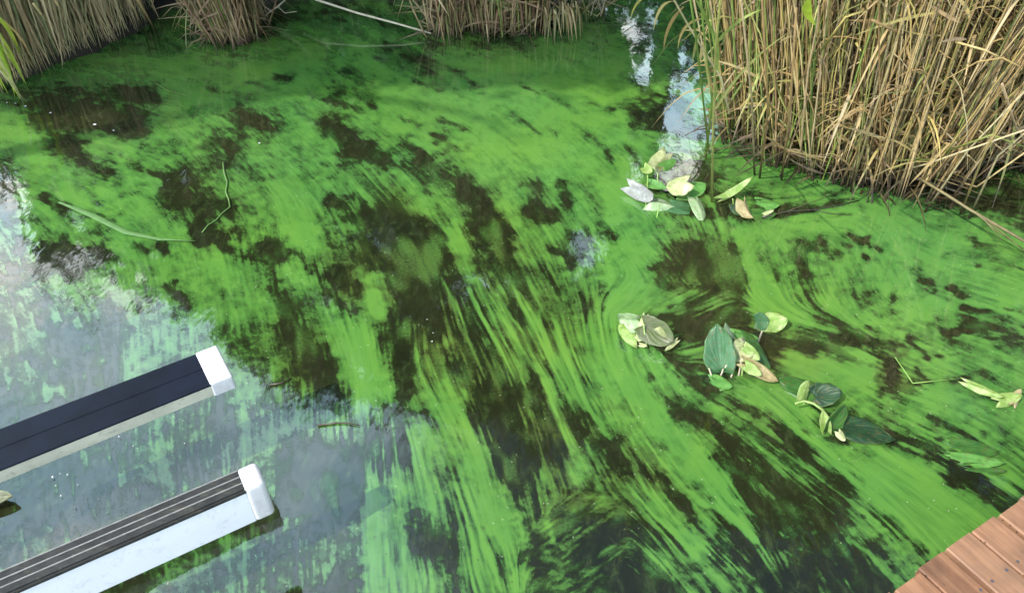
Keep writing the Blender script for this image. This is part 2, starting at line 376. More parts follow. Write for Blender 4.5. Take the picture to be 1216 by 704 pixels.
for j, y in enumerate(rows):
    segs = [tuple(map(float, s.split(':'))) for s in TAB[y].split()]
    for i, x in enumerate(cols):
        T[j, i] = next((v for e, v in segs if x < e), segs[-1][1])/10
k = np.exp(-(np.arange(-2, 3)/1.1)**2); k /= k.sum()
T = np.apply_along_axis(lambda r: np.convolve(np.pad(r, 2, 'edge'), k, 'valid'), 1, T)
# flow of the film: photo point, heading in degrees below the +x axis, streakiness
FLOW = [(100, 40, 3, .25), (100, 110, 4, .3), (60, 160, 8, .2), (100, 230, 25, .2), (80, 310, 60, .2), (300, 80, 4, .2), (300, 200, 50, .25), (420, 165, 42, .5),
 (400, 110, 30, .1), (500, 225, 52, .5), (600, 80, 12, .3), (600, 190, 42, .4), (750, 100, 12, .3), (640, 250, 60, .3), (700, 300, 75, .5), (560, 340, 68, .8),
 (400, 360, 80, .6), (330, 300, 85, .4), (230, 330, 80, .3), (180, 420, 88, .4), (300, 600, 90, .7), (180, 540, 88, .5), (500, 640, 83, .9), (440, 440, 84, .5),
 (440, 540, 88, 1), (540, 480, 68, .8), (600, 540, 66, .8), (620, 400, 68, .9), (660, 440, 68, 1), (720, 470, 60, 1), (780, 540, 52, 1), (850, 600, 50, 1), (800, 650, 52, 1),
 (700, 640, 150, .4), (900, 480, 42, .9), (980, 570, 44, 1), (1100, 520, 33, .8), (1150, 570, 33, .8), (1050, 620, 48, .8), (850, 300, 80, .6), (780, 290, 60, .3),
 (830, 375, -18, .8), (740, 360, -30, .7), (950, 405, 6, .8), (1080, 410, 20, .5), (1180, 385, 12, .8), (1100, 460, 20, .5), (1100, 300, 28, .25), (1170, 290, 10, .4),
 (960, 255, -8, .5), (950, 320, 68, .5), (1050, 340, 70, .25), (740, 230, 45, .4), (850, 160, 8, .3), (720, 390, 80, .8), (100, 650, 90, .4), (1000, 660, 60, .3), (0, 420, 85, .3)]
cx = cy_ = cw = cs = 0
for x, y, a, s in FLOW:
    wt = 1/((PX-x)**2+(PY-y)**2+900)**1.6; a2 = R(2*a)
    cx = cx+wt*math.cos(a2); cy_ = cy_+wt*math.sin(a2); cw = cw+wt; cs = cs+wt*s
ang = np.arctan2(cy_, cx)/2+(fbm(90, 2, 71)-.5)*.5; STRK = cs/cw
FX, FY = np.cos(ang), np.sin(ang)
def lic(src, length, step=2.0):
    acc = src.copy(); tot = 1.0
    for sg in (1, -1):
        x, y = PX.copy(), PY.copy(); dx, dy = FX*sg, FY*sg
        for i in range(1, int(length/step)+1):
            x = x+dx*step; y = y+dy*step
            nx_, ny_ = samp(FX, x, y), samp(FY, x, y); fl = np.sign(nx_*dx+ny_*dy); dx, dy = nx_*fl, ny_*fl
            wgt = math.cos(math.pi/2*i*step/(length+step))**2
            acc = acc+samp(src, x, y)*wgt; tot += wgt
    return acc/tot
def norm(a):
    a = a-a.mean(); return np.clip(a/(a.std()*2.2)*.5+.5, 0, 1)
persp = np.clip((PY+60)/420, .3, 1.1)                     # farther off the same patches look smaller
base_cov = None
warp = (fbm(70, 4, 21)-.5)*46; warpy = (fbm(60, 4, 31, .7)-.5)*34*persp
wf = (fbm(14, 3, 41, .6)-.5)*16*persp; wf2 = (fbm(14, 3, 51, .6)-.5)*12*persp
tx = np.clip((PX+wf+warp*.45-X0)/8, 0, len(cols)-1.001); ty = np.interp(PY+warpy*.5+wf2, rows, np.arange(len(rows)))
i = tx.astype(int); j = np.minimum(ty.astype(int), len(rows)-2); fu = tx-i; fv = ty-j; fv = fv*fv*(3-2*fv)
cov = (T[j, i]*(1-fu)+T[j, i+1]*fu)*(1-fv)+(T[j+1, i]*(1-fu)+T[j+1, i+1]*fu)*fv
# single patches: x0 y0 x1 y1 half-width amount (below 0: open water, above 0: algae)
DARK = """762 42 764 108 13 .9;812 62 800 130 14 .9;800 130 802 215 26 .8;832 160 835 225 20 .7;686 292 700 296 16 .5;4 190 8 320 20 .7;1135 225 1300 255 24 1.4;1100 215 1216 225 18 1.2;985 200 1100 215 12 .8;330 92 345 94 7 .9;463 58 505 78 9 .9;412 85 440 100 8 .8;392 88 402 112 8 .6;372 115 430 130 4 .5;490 98 525 107 4 .7;448 68 458 71 4 .7;528 80 550 88 4 .6;555 97 572 105 5 .7
385 145 425 175 10 1.1;425 175 475 200 9 .9;440 120 447 145 5 .6;475 140 500 150 3 .7;520 142 560 155 4 .8;510 160 540 175 4 .8;480 165 510 190 6 .7;500 190 560 232 11 .9;560 235 605 292 13 .8
610 98 640 112 4 .7;608 135 640 160 3 .7;648 110 680 135 4 .6;690 115 725 130 6 .7;740 125 775 147 8 .8;682 150 730 182 6 .7;650 150 660 162 3 .6;720 184 728 190 6 .6;745 178 752 190 6 .8;735 90 770 108 5 .4
636 220 639 226 9 1.3;634 246 648 256 9 1.3;655 262 625 250 5 .8;658 297 663 301 7 1.3;670 215 673 240 7 .9;698 215 712 258 12 .6;678 288 728 280 8 .8;700 308 706 312 5 .7;716 345 702 368 6 .8;775 318 792 322 5 .9;783 322 785 332 5 .8
815 300 868 335 20 .6;770 384 880 372 7 .8;800 388 850 392 6 .6;855 345 885 372 9 .5;800 250 860 256 6 .6;905 256 960 248 7 .9;958 250 1010 236 4 .8;950 264 1010 254 3 .7;985 232 1020 214 5 .6;1020 243 1030 256 4 .8;860 250 890 262 8 .5
1010 278 1028 286 5 .9;1026 284 1045 297 5 .8;950 285 960 292 5 .7;944 298 956 322 8 .7;955 325 965 350 10 .35;975 290 992 304 6 .8;1000 290 1010 298 5 .6;1024 304 1042 312 4 .9;902 308 920 328 7 .7;905 285 915 300 6 .5;1000 345 1030 350 11 .6;1062 345 1060 366 6 .9;1092 316 1106 340 8 .8;1120 303 1142 305 5 .8;1160 315 1162 316 4 .8;1133 345 1148 360 6 .8;1160 288 1216 302 5 .5;1155 285 1178 300 6 .6;1175 312 1212 322 4 .5;1140 366 1216 370 3 .6;905 375 915 380 5 .5
1150 384 1216 402 8 .8;1120 394 1150 394 4 .8;905 414 985 412 9 .9;912 425 932 446 9 .9;985 404 1070 412 7 .6;1000 426 1040 432 4 .6;1054 430 1062 458 8 .9;1062 459 1150 448 4 .9;1045 463 1100 465 4 .6;1076 400 1102 424 3 .8;1090 426 1140 420 3 .6;1160 440 1190 455 9 .4;1110 416 1118 425 3 .7;1090 440 1100 452 3 .7;880 412 905 410 8 .8
772 402 800 418 7 .6;860 462 960 534 9 .75;785 470 862 522 11 .8;790 430 830 455 7 .5;850 545 902 562 10 .6;768 556 800 585 7 .95;690 500 742 560 9 .6;735 478 760 494 8 .6;610 580 612 584 8 .5;705 450 715 460 7 .3;800 590 830 610 8 .5;750 610 770 640 8 .3
1018 508 1065 520 6 .6;1060 515 1140 562 9 .75;1140 562 1200 597 13 .9;1110 498 1150 520 5 .4;1040 480 1090 520 4 .3;1150 610 1151 611 3 .1;1095 500 1110 508 5 .8;1000 520 1030 545 8 .6;1080 640 1110 660 6 .6
30 120 120 122 11 .5;60 138 150 152 10 .8;115 142 165 150 10 .8;150 112 188 121 8 1;50 105 90 110 5 .4;65 176 100 171 8 .8;85 185 105 190 6 .6;52 236 76 248 7 1.1;110 228 116 242 5 .7;150 230 165 228 6 .8;95 195 130 205 7 .5;155 196 192 208 7 .8;180 208 200 214 5 .7;280 133 325 152 8 .8;255 165 275 178 7 .6;250 105 300 116 4 .4;170 90 230 96 5 .35;290 98 330 103 3 .4;245 75 280 80 4 .4
205 215 235 275 17 .8;232 272 268 300 8 .8;270 250 280 270 8 .5;58 312 125 302 14 1;50 290 90 292 7 .5;165 293 195 298 6 1;190 295 192 302 5 1;203 342 215 358 7 1;215 350 220 365 4 .8;8 190 10 250 8 .5
318 290 332 300 11 .9;355 303 370 320 6 .8;320 318 322 325 6 .6;392 238 405 243 7 .8;345 400 385 435 14 .8;360 430 400 468 12 .6;402 325 432 346 12 .8;330 355 345 385 12 .5;465 250 500 330 20 .5;480 340 520 380 14 .6;600 300 612 340 7 .5
595 465 640 470 11 .8;590 475 612 520 13 .8;598 530 604 565 14 1;390 555 400 590 22 1;350 560 370 600 15 .6;488 635 510 652 12 .9;543 522 552 532 6 .6;540 500 545 520 3 .5;572 625 600 690 3 .5;630 620 640 690 8 .7;530 640 540 690 6 .3;510 540 516 552 8 .5;520 570 540 590 5 .3;475 400 482 470 7 .5;640 250 655 255 10 .6;540 425 555 450 9 .3;410 385 412 400 4 .5"""
LITE = """430 325 452 372 7 .8;400 388 440 470 20 .3;520 462 560 535 10 .5;562 535 605 640 10 .6;566 330 600 410 1.6 .7;525 330 565 410 1.6 .6;604 325 645 425 2 .7;655 420 725 525 3 .7;700 395 762 475 8 .6;752 465 868 600 8 .9;760 415 850 492 6 .7;868 470 935 485 9 .7;940 482 1030 592 3 .8;900 455 962 532 3 .6;828 600 884 702 4 .8;778 600 832 655 9 .8;850 580 955 652 3 .6;800 628 842 645 2 .6
878 282 910 365 10 1;1060 560 1140 640 26 1;1010 540 1050 590 8 .5;938 440 1035 442 14 .7;1150 360 1060 365 4 .5;1010 640 1080 700 3 .7;1030 610 1100 690 4 .5;920 460 960 500 6 .4;660 395 680 470 3 .6;640 370 650 420 2 .6;590 350 625 400 1.5 .6;548 440 552 470 4 .5;465 200 545 290 6 .6;540 270 560 330 7 .6;500 170 530 215 5 .5;340 215 360 290 12 .6;265 260 290 270 3 .3
440 545 448 700 9 .5;470 600 480 700 9 .4;185 500 200 590 7 .6;160 560 200 580 7 .3;270 620 272 700 5 .7;290 640 292 690 3 .6;700 535 720 550 7 .5;685 545 690 560 8 .5;240 545 250 565 5 .4;820 585 900 640 3 .7;770 500 860 575 7 .5;730 400 740 440 4 .5;640 560 655 640 3 .7;900 470 1000 560 2 .5"""
det_m = norm(lic(fbm(26, 3, 91, .7), 26)); det_f = norm(lic(rng.random(PX.shape), 16, 1.5)); det_g = norm(lic(fbm(3.0, 1, 231), 62))
det_s = norm(fbm(13, 4, 101, .55)); det_fs = norm(lic(rng.random(PX.shape), 4)); det_l = norm(lic(fbm(8, 2, 131), 100))
small = np.clip((PY-20)/260, .25, 1)
jx = (fbm(20, 3, 141)-.5)*22*persp; jy = (fbm(16, 3, 151)-.5)*18*persp
for sgn, txt in ((-1, DARK), (1, LITE)):
    for s in txt.replace('\n', ';').split(';'):
        a = list(map(float, s.split()))
        x0_, y0_, x1_, y1_, w_, am = a
        jk = min(1, w_/6)**1.3; x, y = PX+jx*jk, PY+jy*jk; dx, dy = x1_-x0_, y1_-y0_
        tt = np.clip(((x-x0_)*dx+(y-y0_)*dy)/(dx*dx+dy*dy+1e-6), 0, 1)
        d = np.hypot(x-x0_-tt*dx, (y-y0_-tt*dy)*(1.25 if abs(dy) < abs(dx) else 1))
        m_ = 1/(1+np.exp(np.clip((d/w_-1.0)*(2.4 if w_ > 7 else 3), -30, 30)))
        if sgn < 0 and y0_ < 210 and w_ > 7: am *= .8; w_ *= .85
        cov = cov+sgn*m_*am*.62
cov = cov+.07*np.clip((250-PY)/120, 0, 1)*np.clip((PY-40)/40, 0, 1)
nearleft = np.clip((400-PX)/140, 0, 1)*np.clip((PY-325)/60, 0, 1); cov = cov-.15*nearleft
cov = cov+.05
cov = np.clip(cov, -.15, 1.1)
farm = np.clip((270-PY)/160, 0, 1); det_far = norm(fbm(7, 3, 211, .45)); det_far2 = norm(lic(fbm(5, 2, 221, .6), 9))
S_ = np.clip(STRK*1.1, 0, 1)
clump = norm(fbm(44, 5, 161, .75)); gap = fbm(60, 3, 171)
S2 = S_*np.clip((gap-.3)*3.6, .4, 1)                    # streaks come and go
farq = np.clip((PY-60)/220, 0, 1)*.5+.5
tex = S2*(.26*(det_m-.5)+.36*(det_f-.5)+.55*(det_l-.5)+.74*(det_g-.5)-.05)+(1-S2)*(.46*(det_s-.5)+.22*(det_fs-.5)+.22*(det_m-.5))+.26*(clump-.5)*(1-.4*farm)+farm*(.34*(det_far-.5)+.22*(det_far2-.5))
edge = np.clip(1.2-np.abs(cov-.45)*1.05, .46, 1)*farq
dens = (cov-.45)*(1.12-.35*nearleft)+.5+tex*edge*1.45*(1-.45*nearleft)
fleck = norm(lic(fbm(7, 2, 181), 14)); holes = norm(lic(fbm(11, 3, 191, .6), 8))
dens = dens+.62*np.clip((fleck-.72)*5, 0, 1)*(PY > 90)*np.clip(dens+.35, 0, 1)*np.clip(1-dens, 0, 1)   # flecks afloat on open water
dens = dens-.50*np.clip((holes-.80)*5, 0, 1)*np.clip((.98-cov)*3, .15, 1)*np.clip(dens, 0, 1)  # small tears in the mat
under = norm(lic(fbm(18, 4, 201, .8), 18))
dens = np.maximum(dens, (under-.36)*.80*np.clip((PX-150)/200, .35, 1)*np.clip(1.3-.9*(gap>9), 0, 1)*(PY > 60))        # thin growth over the open water
dens = .5+(dens-.5)*1.06
tone = np.clip(.5+S2*(.7*(det_g-.5)+.4*(det_f-.5)+.3*(det_l-.5))+(1-S2)*(.35*(det_s-.5)+.25*(det_fs-.5))+.35*(fbm(120, 3, 301)-.5)*2+.2*(det_m-.5), 0, 1)
dens = np.clip(dens, 0, 1.05)
rim = np.minimum.reduce([(PX-X0)/110, (X1-PX)/110, (Y1-PY)/80])+(clump-.5)*.9; dens = dens*np.clip(rim*2.2, 0, 1)
dens = np.where(PY < 10, dens*np.clip((PY+70)/80, 0, 1), dens)
murk = 0
for x, y, rx, ry, a in ((580, 400, 120, 150, .95), (480, 310, 90, 90, .7), (640, 520, 120, 80, .9), (840, 320, 60, 50, .5), (360, 430, 60, 60, .5), (720, 580, 110, 60, .7), (240, 260, 50, 60, .3), (930, 420, 90, 25, .9), (900, 520, 120, 60, .3), (90, 300, 60, 30, .3), (420, 320, 40, 50, .8), (600, 260, 40, 60, .5), (840, 375, 90, 20, .7), (950, 590, 80, 30, .3), (1070, 440, 60, 25, .6)):
    murk = np.maximum(murk, a*np.exp(-(((PX+warp-x)/rx)**2+((PY+warpy-y)/ry)**2)**1.5))
murk = np.maximum(murk, .22*clump)
murk = murk*np.clip(.65+.9*(det_m-.4)+.3*(det_f-.5), 0, 1)
murk = murk*np.clip(rim*2.2, 0, 1)
# lay the fields on the water as a sheet 1 mm above it; cells of open water are left out
cpy, spy = math.cos(R(CP)), math.sin(R(CP)); ZF = .001
bb = (352-PY)/CF; dyv = cpy+bb*spy; dzv = -spy+bb*cpy; tt = (ZF-CH)/dzv
wx = (PX-608)/CF*tt; wy = dyv*tt
me = bpy.data.meshes.new('algae_film')
keep = np.maximum.reduce([(dens+murk*.5)[a:H_-1+a, b:W_-1+b] for a in (0, 1) for b in (0, 1)]) > .045
jj, ii = np.nonzero(keep)
q = np.stack([jj*W_+ii, (jj+1)*W_+ii, (jj+1)*W_+ii+1, jj*W_+ii+1], -1)
used, inv = np.unique(q, return_inverse=True); q = inv.reshape(q.shape)
co = np.stack([wx, wy, np.full(wx.shape, ZF)], -1).reshape(-1, 3)[used]
me.vertices.add(len(co)); me.vertices.foreach_set('co', co.reshape(-1).astype('f'))
me.loops.add(len(q)*4); me.loops.foreach_set('vertex_index', q.reshape(-1).astype('i'))
me.polygons.add(len(q)); me.polygons.foreach_set('loop_start', np.arange(0, len(q)*4, 4, dtype='i'))
for nm, A in (('dens', dens), ('murk', murk), ('tone', tone)):
    a = me.attributes.new(nm, 'FLOAT', 'POINT'); a.data.foreach_set('value', (A*np.ones_like(PX)).reshape(-1)[used].astype('f'))
me.materials.append(M['algae']); me.update(calc_edges=True)
tag(link('algae_film', me), kind='stuff')

# ---------------------------------------------------------------- wooden deck (lower right)
def boxm(name, m, sx, sy, sz, bev=.004):
    """box centred on its origin with softened long edges"""
    x, y, z = sx/2, sy/2, sz/2; b = bev
    prof = [(-y+b, -z), (y-b, -z), (y, -z+b), (y, z-b), (y-b, z), (-y+b, z), (-y, z-b), (-y, -z+b)]
    V = [(sxx, a, c) for sxx in (-x, x) for a, c in prof]
    F = [(k, (k+1) % 8, 8+(k+1) % 8, 8+k) for k in range(8)]+[tuple(range(8))[::-1], tuple(range(8, 16))]
    return mesh(name, V, F, m, False)
ZD = .40
eA, eB = P(1055, 704, ZD), P(1216, 590, ZD)
ed = (eB-eA).normalized(); pd = Vector((ed.y, -ed.x, 0))        # along the edge; along the boards, away from the water
dk = thing('wooden_deck', 'reddish brown plank deck corner at the lower right above the algae', 'deck', tuple(eA.xy)+(0,))
org = P(1093, 677, ZD); rotd = math.atan2(pd.y, pd.x)
BW = (P(1155, 632, ZD)-P(1097, 680, ZD)).length/2
Lb = 2.6; plank = boxm('plank', M['wood'], Lb, BW-.0085, .032, .0035)
for k in range(-16, 12):
    off = [0, .002, .004, -.001, .003][k % 5]; jit = random.uniform(-.0012, .0012)
    gap = .0022 if k % 2 else -.0022                           # tight and open joints alternate
    if k in (0, 1): off = .006
    if k < 0: off = -.001+[0, .002, -.002][k % 3]
    c = org+ed*(BW*(k+.5)+gap)+pd*(Lb/2-off)
    link('plank', plank, dk, Matrix.Translation((c.x, c.y, ZD-.016+jit)) @ Matrix.Rotation(rotd, 4, 'Z') @ Matrix.Rotation(R(random.uniform(-.25, .25)), 4, 'X'))
jo = boxm('joist', M['woodold'], BW*28, .045, .14)
for d_ in (.10, .75, 1.5, 2.3):
    c = org+ed*(BW*-2)+pd*d_
    link('joist', jo, dk, Matrix.Translation((c.x, c.y, ZD-.034-.07)) @ Matrix.Rotation(math.atan2(ed.y, ed.x), 4, 'Z'))
po = boxm('post', M['woodold'], .09, .09, 1.2)
for a in (-1.3, .1, .9):
    for d_ in (.19, 2.2):
        c = org+ed*a+pd*d_; link('post', po, dk, Matrix.Translation((c.x, c.y, -.34)) @ Matrix.Rotation(rotd, 4, 'Z'))
for k in range(-6, 10):
    so_ = Soup(); rr_ = random.Random(k)
    for _ in range(26):
        c = org+ed*(BW*k+rr_.uniform(-.003, .003))+pd*rr_.uniform(.0, 1.2); s_ = rr_.uniform(.0012, .0038); a = rr_.random()*6.28
        so_.add([c+Vector((math.cos(a+q_*2.09)*s_, math.sin(a+q_*2.09)*s_, rr_.uniform(-.001, .001)))-Vector((0, 0, .0006)) for q_ in range(3)]+[c+Vector((0, 0, .0016))], [(0, 1, 3), (1, 2, 3), (2, 0, 3)])
    tag(link('joint_dirt', so_.mesh('joint_dirt', M['soil'], False), dk), kind='stuff')
sc = mesh('screw', [(math.cos(a)*.004, math.sin(a)*.004, 0) for a in [i*math.pi/4 for i in range(8)]], [tuple(range(8))], M['capd'], False)
for k in range(-4, 9):
    for s in (-.28, .28):
        c = org+ed*(BW*(k+.5+s))+pd*.10; link('screw', sc, dk, Matrix.Translation((c.x, c.y, ZD+.002)))

# ---------------------------------------------------------------- the two rails reaching in from the left
def prism(name, m, sec0, sec1, smooth=False):
    n = len(sec0); V = list(sec0)+list(sec1)
    F = [(k, (k+1) % n, n+(k+1) % n, n+k) for k in range(n)]+[tuple(range(n))[::-1], tuple(range(n, 2*n))]
    me = mesh(name, V, F, m, smooth); me.update()
    import bmesh
    bm = bmesh.new(); bm.from_mesh(me); bmesh.ops.recalc_face_normals(bm, faces=bm.faces); bm.to_mesh(me); bm.free(); return me
def bevel(o, w, seg=3):
    md = o.modifiers.new('round', 'BEVEL'); md.width = w; md.segments = seg; md.limit_method = 'ANGLE'; md.angle_limit = R(35)
ZR = .385
def zdrop(px, py, tx_, ty_):
    """how far below the level ZR a vertical from photo point (px,py) meets height ty_ in the photo"""
    p = P(px, py, ZR); lo, hi = 0, .3
    for _ in range(40):
        m_ = (lo+hi)/2; y = proj(p.x, p.y, ZR-m_)[1]
        if y < ty_: lo = m_
        else: hi = m_
    return lo
def rail(name, label, nearR, nearL, farR, drop, kind, post):
    A, B, C_ = P(*nearR, ZR), P(*nearL, ZR), P(*farR, ZR)
    ax = (B-A).normalized(); nrm = Vector((ax.y, -ax.x, 0))
    if nrm.dot(C_-A) < 0: nrm = -nrm
    wd = (C_-A).dot(nrm); Ln = (B-A).length+1.6
    root = thing(name, label, 'rail', tuple((A+ax*Ln).xy)+(0,), 'coated metal rails reaching over the water')
    def at(s, u, v): return A+ax*s+nrm*u+Vector((0, 0, v))      # along, across (0 near .. wd far), height
    def bar(nm, m, u0, u1, v0, v1, s0=0.0, s1=None, bev=.002):
        s1 = Ln if s1 is None else s1
        o = link(nm, prism(nm, m, [at(s0, u0, v0), at(s0, u1, v0), at(s0, u1, v1), at(s0, u0, v1)], [at(s1, u0, v0), at(s1, u1, v0), at(s1, u1, v1), at(s1, u0, v1)]), root)
        if bev: bevel(o, bev)
        return o
    if kind == 'flat':
        bar('body', M['beige'], .001, wd-.001, -drop, -.006)
        bar('cover', M['navy'], -.003, wd+.002, -.006, .001, bev=.0025)
        bar('cover_crease', M['navy'], wd*.50, wd*.54, .001, .0022, bev=.0008)
    else:
        bar('body', M['alu'], 0, wd, -drop, -.008)
        st = (wd-.004)/3
        for i in range(3):
            bar('rubber_strip', M['rubber'], .002+i*st+.002, .002+(i+1)*st-.003, -.008, .0005, bev=.0012)
        for i in range(1, 4):
            bar('bead', M['bead'], .002+i*st-.003, .002+i*st+.0005, -.008, .0025, bev=.0008)
        bar('painted_shadow_gap', M['rubber'], -.0015, .003, -.014, -.004, bev=0)  # solid black strip in place of a shadow gap under the top
    cl = .062 if kind == 'flat' else .052
    o = link('end_cap', prism('end_cap', M['cap'], [at(.004, -.004, -drop-.004), at(.004, wd+.004, -drop-.004), at(.004, wd+.004, .005), at(.004, -.004, .005)],
                              [at(-cl, -.004, -drop-.004), at(-cl, wd+.004, -drop-.004), at(-cl, wd+.004, .005), at(-cl, -.004, .005)]), root)
    bevel(o, .014 if kind != 'flat' else .006, 4)
    if kind == 'flat': V_, F_ = tube([at(-cl*.55, wd*.30, .0045), at(-cl*.55, wd*.30, .0062)], .006, .005, 8)
    else: V_, F_ = tube([at(-cl*.55, -.0035, -drop*.72), at(-cl*.55, -.0052, -drop*.72)], .005, .004, 8)
    link('screw', mesh('screw', V_, F_, M['capd'] if kind == 'flat' else M['cap'], False), o)
    V_, F_ = tube([at(Ln-.15, wd/2, -drop-.002), at(Ln-.15, wd/2, -1.5)], .03, .03, 12)
    link('post', mesh('post', V_, F_, M['alu']), root)
    return root
d1 = zdrop(251, 456, 255, 469)
rail('boat_rail', 'rail with flat dark navy top and square white end cap, farther from the deck', (251, 456), (0, 557), (237, 419), d1, 'flat', 1)
d2 = zdrop(291, 580, 303, 617)
rail('boat_rail', 'rail with ribbed black top, pale side and rounded white end cap, lowest in view', (291, 581), (0, 708), (284, 557), d2, 'rib', 1)

# ---------------------------------------------------------------- water plants with large leaves
def leafmesh(name, m, w, l, fold=0, curl=0, notch=.22, wav=.03, round_=.75, seed=0):
    """heart shaped leaf lying in x (across) and y (base to tip), z its upper side; folded about the midrib, curled along it"""
    r = random.Random(seed); nu, nv = 6, 9; V = []; F = []; UV = []
    ph = r.random()*6
    for j in range(nv+1):
        t = j/nv; half = w/2*(math.sin(math.pi*min(1, (t*.90+.10))**round_))**.58
        half *= 1+.07*math.sin(t*17+ph)*r.random()
        if j == nv: half = w*.02
        for i in range(-nu, nu+1):
            s = i/nu; x = s*half*(1-(.10*r.random() if abs(i) == nu else 0)); y = (t-.0)*l - notch*l*(abs(s)**.8)*(1-t)**3*1.3
            z = abs(x)*math.tan(fold)*.999 if abs(fold) < 1.3 else 0
            xx = x*math.cos(fold); z = abs(x)*math.sin(fold)
            z += wav*l*math.sin(s*5+ph)*math.sin(t*6+ph)*abs(s)
            # curl about the x axis
            if curl:
                a = curl*(y/l); yy = l*math.sin(a)/curl; z2 = l*(1-math.cos(a))/curl
                n_ = Vector((0, -math.sin(a), math.cos(a))); p = Vector((xx, yy, z2))+n_*z
            else: p = Vector((xx, y, z))
            V.append(p); UV.append((s*.9, t+.06, 0))
    c = 2*nu+1
    for j in range(nv):
        for i in range(2*nu): F.append((j*c+i, j*c+i+1, (j+1)*c+i+1, (j+1)*c+i))
    me = mesh(name, V, F, m)
    a = me.attributes.new('leafuv', 'FLOAT_VECTOR', 'POINT'); a.data.foreach_set('vector', [q for u in UV for q in u])
    return me
def leaf(root, m, base, tip, width, up=(0, 0, 1), fold=0, curl=0, zb=.02, zt=.02, seed=0, label=None, **kw):
    """base and tip: photo points with their heights above the water; up: which way the upper side looks"""
    B, T = P(*base, zb), P(*tip, zt); yv = (T-B); l = yv.length; yv.normalize()
    zv = Vector(up); zv = (zv-yv*zv.dot(yv)).normalized(); xv = yv.cross(zv)
    me = leafmesh('leaf', L[m], width, l, R(fold), curl, seed=seed, **kw)
    mt = Matrix((xv, yv, zv)).transposed().to_4x4(); mt.translation = B
    o = link('leaf', me, root, mt); sm = o.modifiers.new('thick', 'SOLIDIFY'); sm.thickness = .0016; sm.offset = 0
    if label: o['label'] = label
    return o
def stalk(root, a, b, za, zb, r=.003, m=None, sag=0):
    A, B = P(*a, za), P(*b, zb); mid = (A+B)/2+Vector((0, 0, sag))
    V_, F_ = tube(bez(A, mid, B, 5), r, r*.8, 6); return link('stalk', mesh('stalk', V_, F_, m or M['greenstem']), root)
def plant(label, at, group=None):
    return thing('pond_lily', label, 'water plant', tuple(P(*at).xy)+(0,), group)
CAMV = (0, -.7, .7)
A_ = plant('lily with white domed and yellow leaves clustered at the foot of the pale sky reflection', (795, 240))
leaf(A_, 'lilac', (748, 222), (779, 240), 0.094, (-.2, -.8, .6), -25, .5, .05, .03, 1, 'bleached lilac white leaf')
leaf(A_, 'pale', (773, 240), (815, 243), 0.188, (0, -.35, 1), -38, -.6, .035, .035, 2, 'pale dome shaped leaf', round_=1)
leaf(A_, 'cream', (815, 216), (792, 226), 0.125, (-.5, -.4, .8), -20, .5, .09, .04, 3, 'cream yellow leaf', round_=.9)
leaf(A_, 'mid', (808, 226), (838, 222), 0.138, (.1, -.2, 1), -15, .3, .03, .03, 4)
leaf(A_, 'teal', (800, 246), (843, 262), 0.175, (-.1, -.1, 1), -12, -.5, .012, .004, 5)
leaf(A_, 'pale', (827, 237), (840, 262), 0.094, (.4, -.5, .7), -20, -.4, .045, .015, 6, 'pale mint leaf edge')
leaf(A_, 'cream', (790, 184), (771, 207), 0.106, (.2, -.5, .8), -22, .6, .10, .06, 7, 'yellow white leaf', round_=.9)
leaf(A_, 'yellow', (765, 199), (774, 206), 0.062, (0, -.5, .8), 10, .3, .08, .06, 8)
leaf(A_, 'mid', (788, 198), (800, 192), 0.062, (0, -.5, .8), -10, .3, .10, .08, 9)
leaf(A_, 'mid', (772, 218), (792, 226), 0.062, (0, -.5, .8), 10, .2, .02, .03, 10)
stalk(A_, (769, 226), (769, 208), 0, .07, .0045); stalk(A_, (781, 224), (781, 206), 0, .08, .0035)
stalk(A_, (780, 258), (783, 244), 0, .04, .003); stalk(A_, (767, 248), (767, 238), 0, .03, .003)
B_ = plant('lily with tan curled leaf and slim yellow green leaf beside the reed stems', (890, 245))
leaf(B_, 'tan', (884, 240), (889, 262), .10, (.5, -.6, .4), -30, .7, .08, .01, 11, 'tan pink dying leaf')
leaf(B_, 'dark', (872, 243), (880, 256), .06, (-.3, -.6, .5), 20, .3, .05, .01, 12)
leaf(B_, 'yellow', (858, 235), (893, 219), .045, (0, -.4, 1), 20, .9, .02, .05, 13, 'slim yellow green leaf')
leaf(B_, 'mid', (900, 240), (926, 246), .11, (0, -.1, 1), -10, .2, .004, .010, 14, wav=.05)
leaf(B_, 'green', (893, 254), (922, 256), .10, (0, -.1, 1), -6, .2, .001, .004, 15, wav=.05)
leaf(B_, 'cream', (908, 254), (919, 250), .02, (0, -.4, 1), -6, .2, .02, .03, 16)
stalk(B_, (871, 247), (870, 236), 0, .05, .004, sag=.01)
C_ = plant('lily of two folded leaves, pale one and grey one, left of the upright leaf', (765, 400))
leaf(C_, 'pale', (757, 380), (733, 381), .105, (.0, -.95, .35), 30, -.3, .07, .03, 17, 'pale green folded leaf', round_=.9)
leaf(C_, 'yellow', (756, 404), (735, 386), .07, (-.2, -.2, 1), -10, .2, .02, .02, 18)
leaf(C_, 'cream', (765, 378), (757, 402), .035, (-.3, -.6, .6), -30, .3, .09, .03, 19, 'cream leaf edge')
leaf(C_, 'grey', (766, 386), (801, 404), .13, (-.3, -.75, .5), 28, .5, .07, .03, 20, 'grey brown folded leaf', round_=.85)
leaf(C_, 'cream', (784, 388), (803, 400), .06, (.5, -.2, .8), -20, -.6, .085, .05, 21, 'cream curled edge')
leaf(C_, 'cream', (803, 405), (789, 417), .022, (0, -.5, .8), -20, .4, .04, .015, 22)
leaf(C_, 'cream', (757, 399), (764, 404), .035, (0, -.6, .8), -30, .5, .03, .03, 23)
leaf(C_, 'cream', (760, 409), (769, 411), .02, (0, -.6, .8), -20, .5, .01, .015, 24)
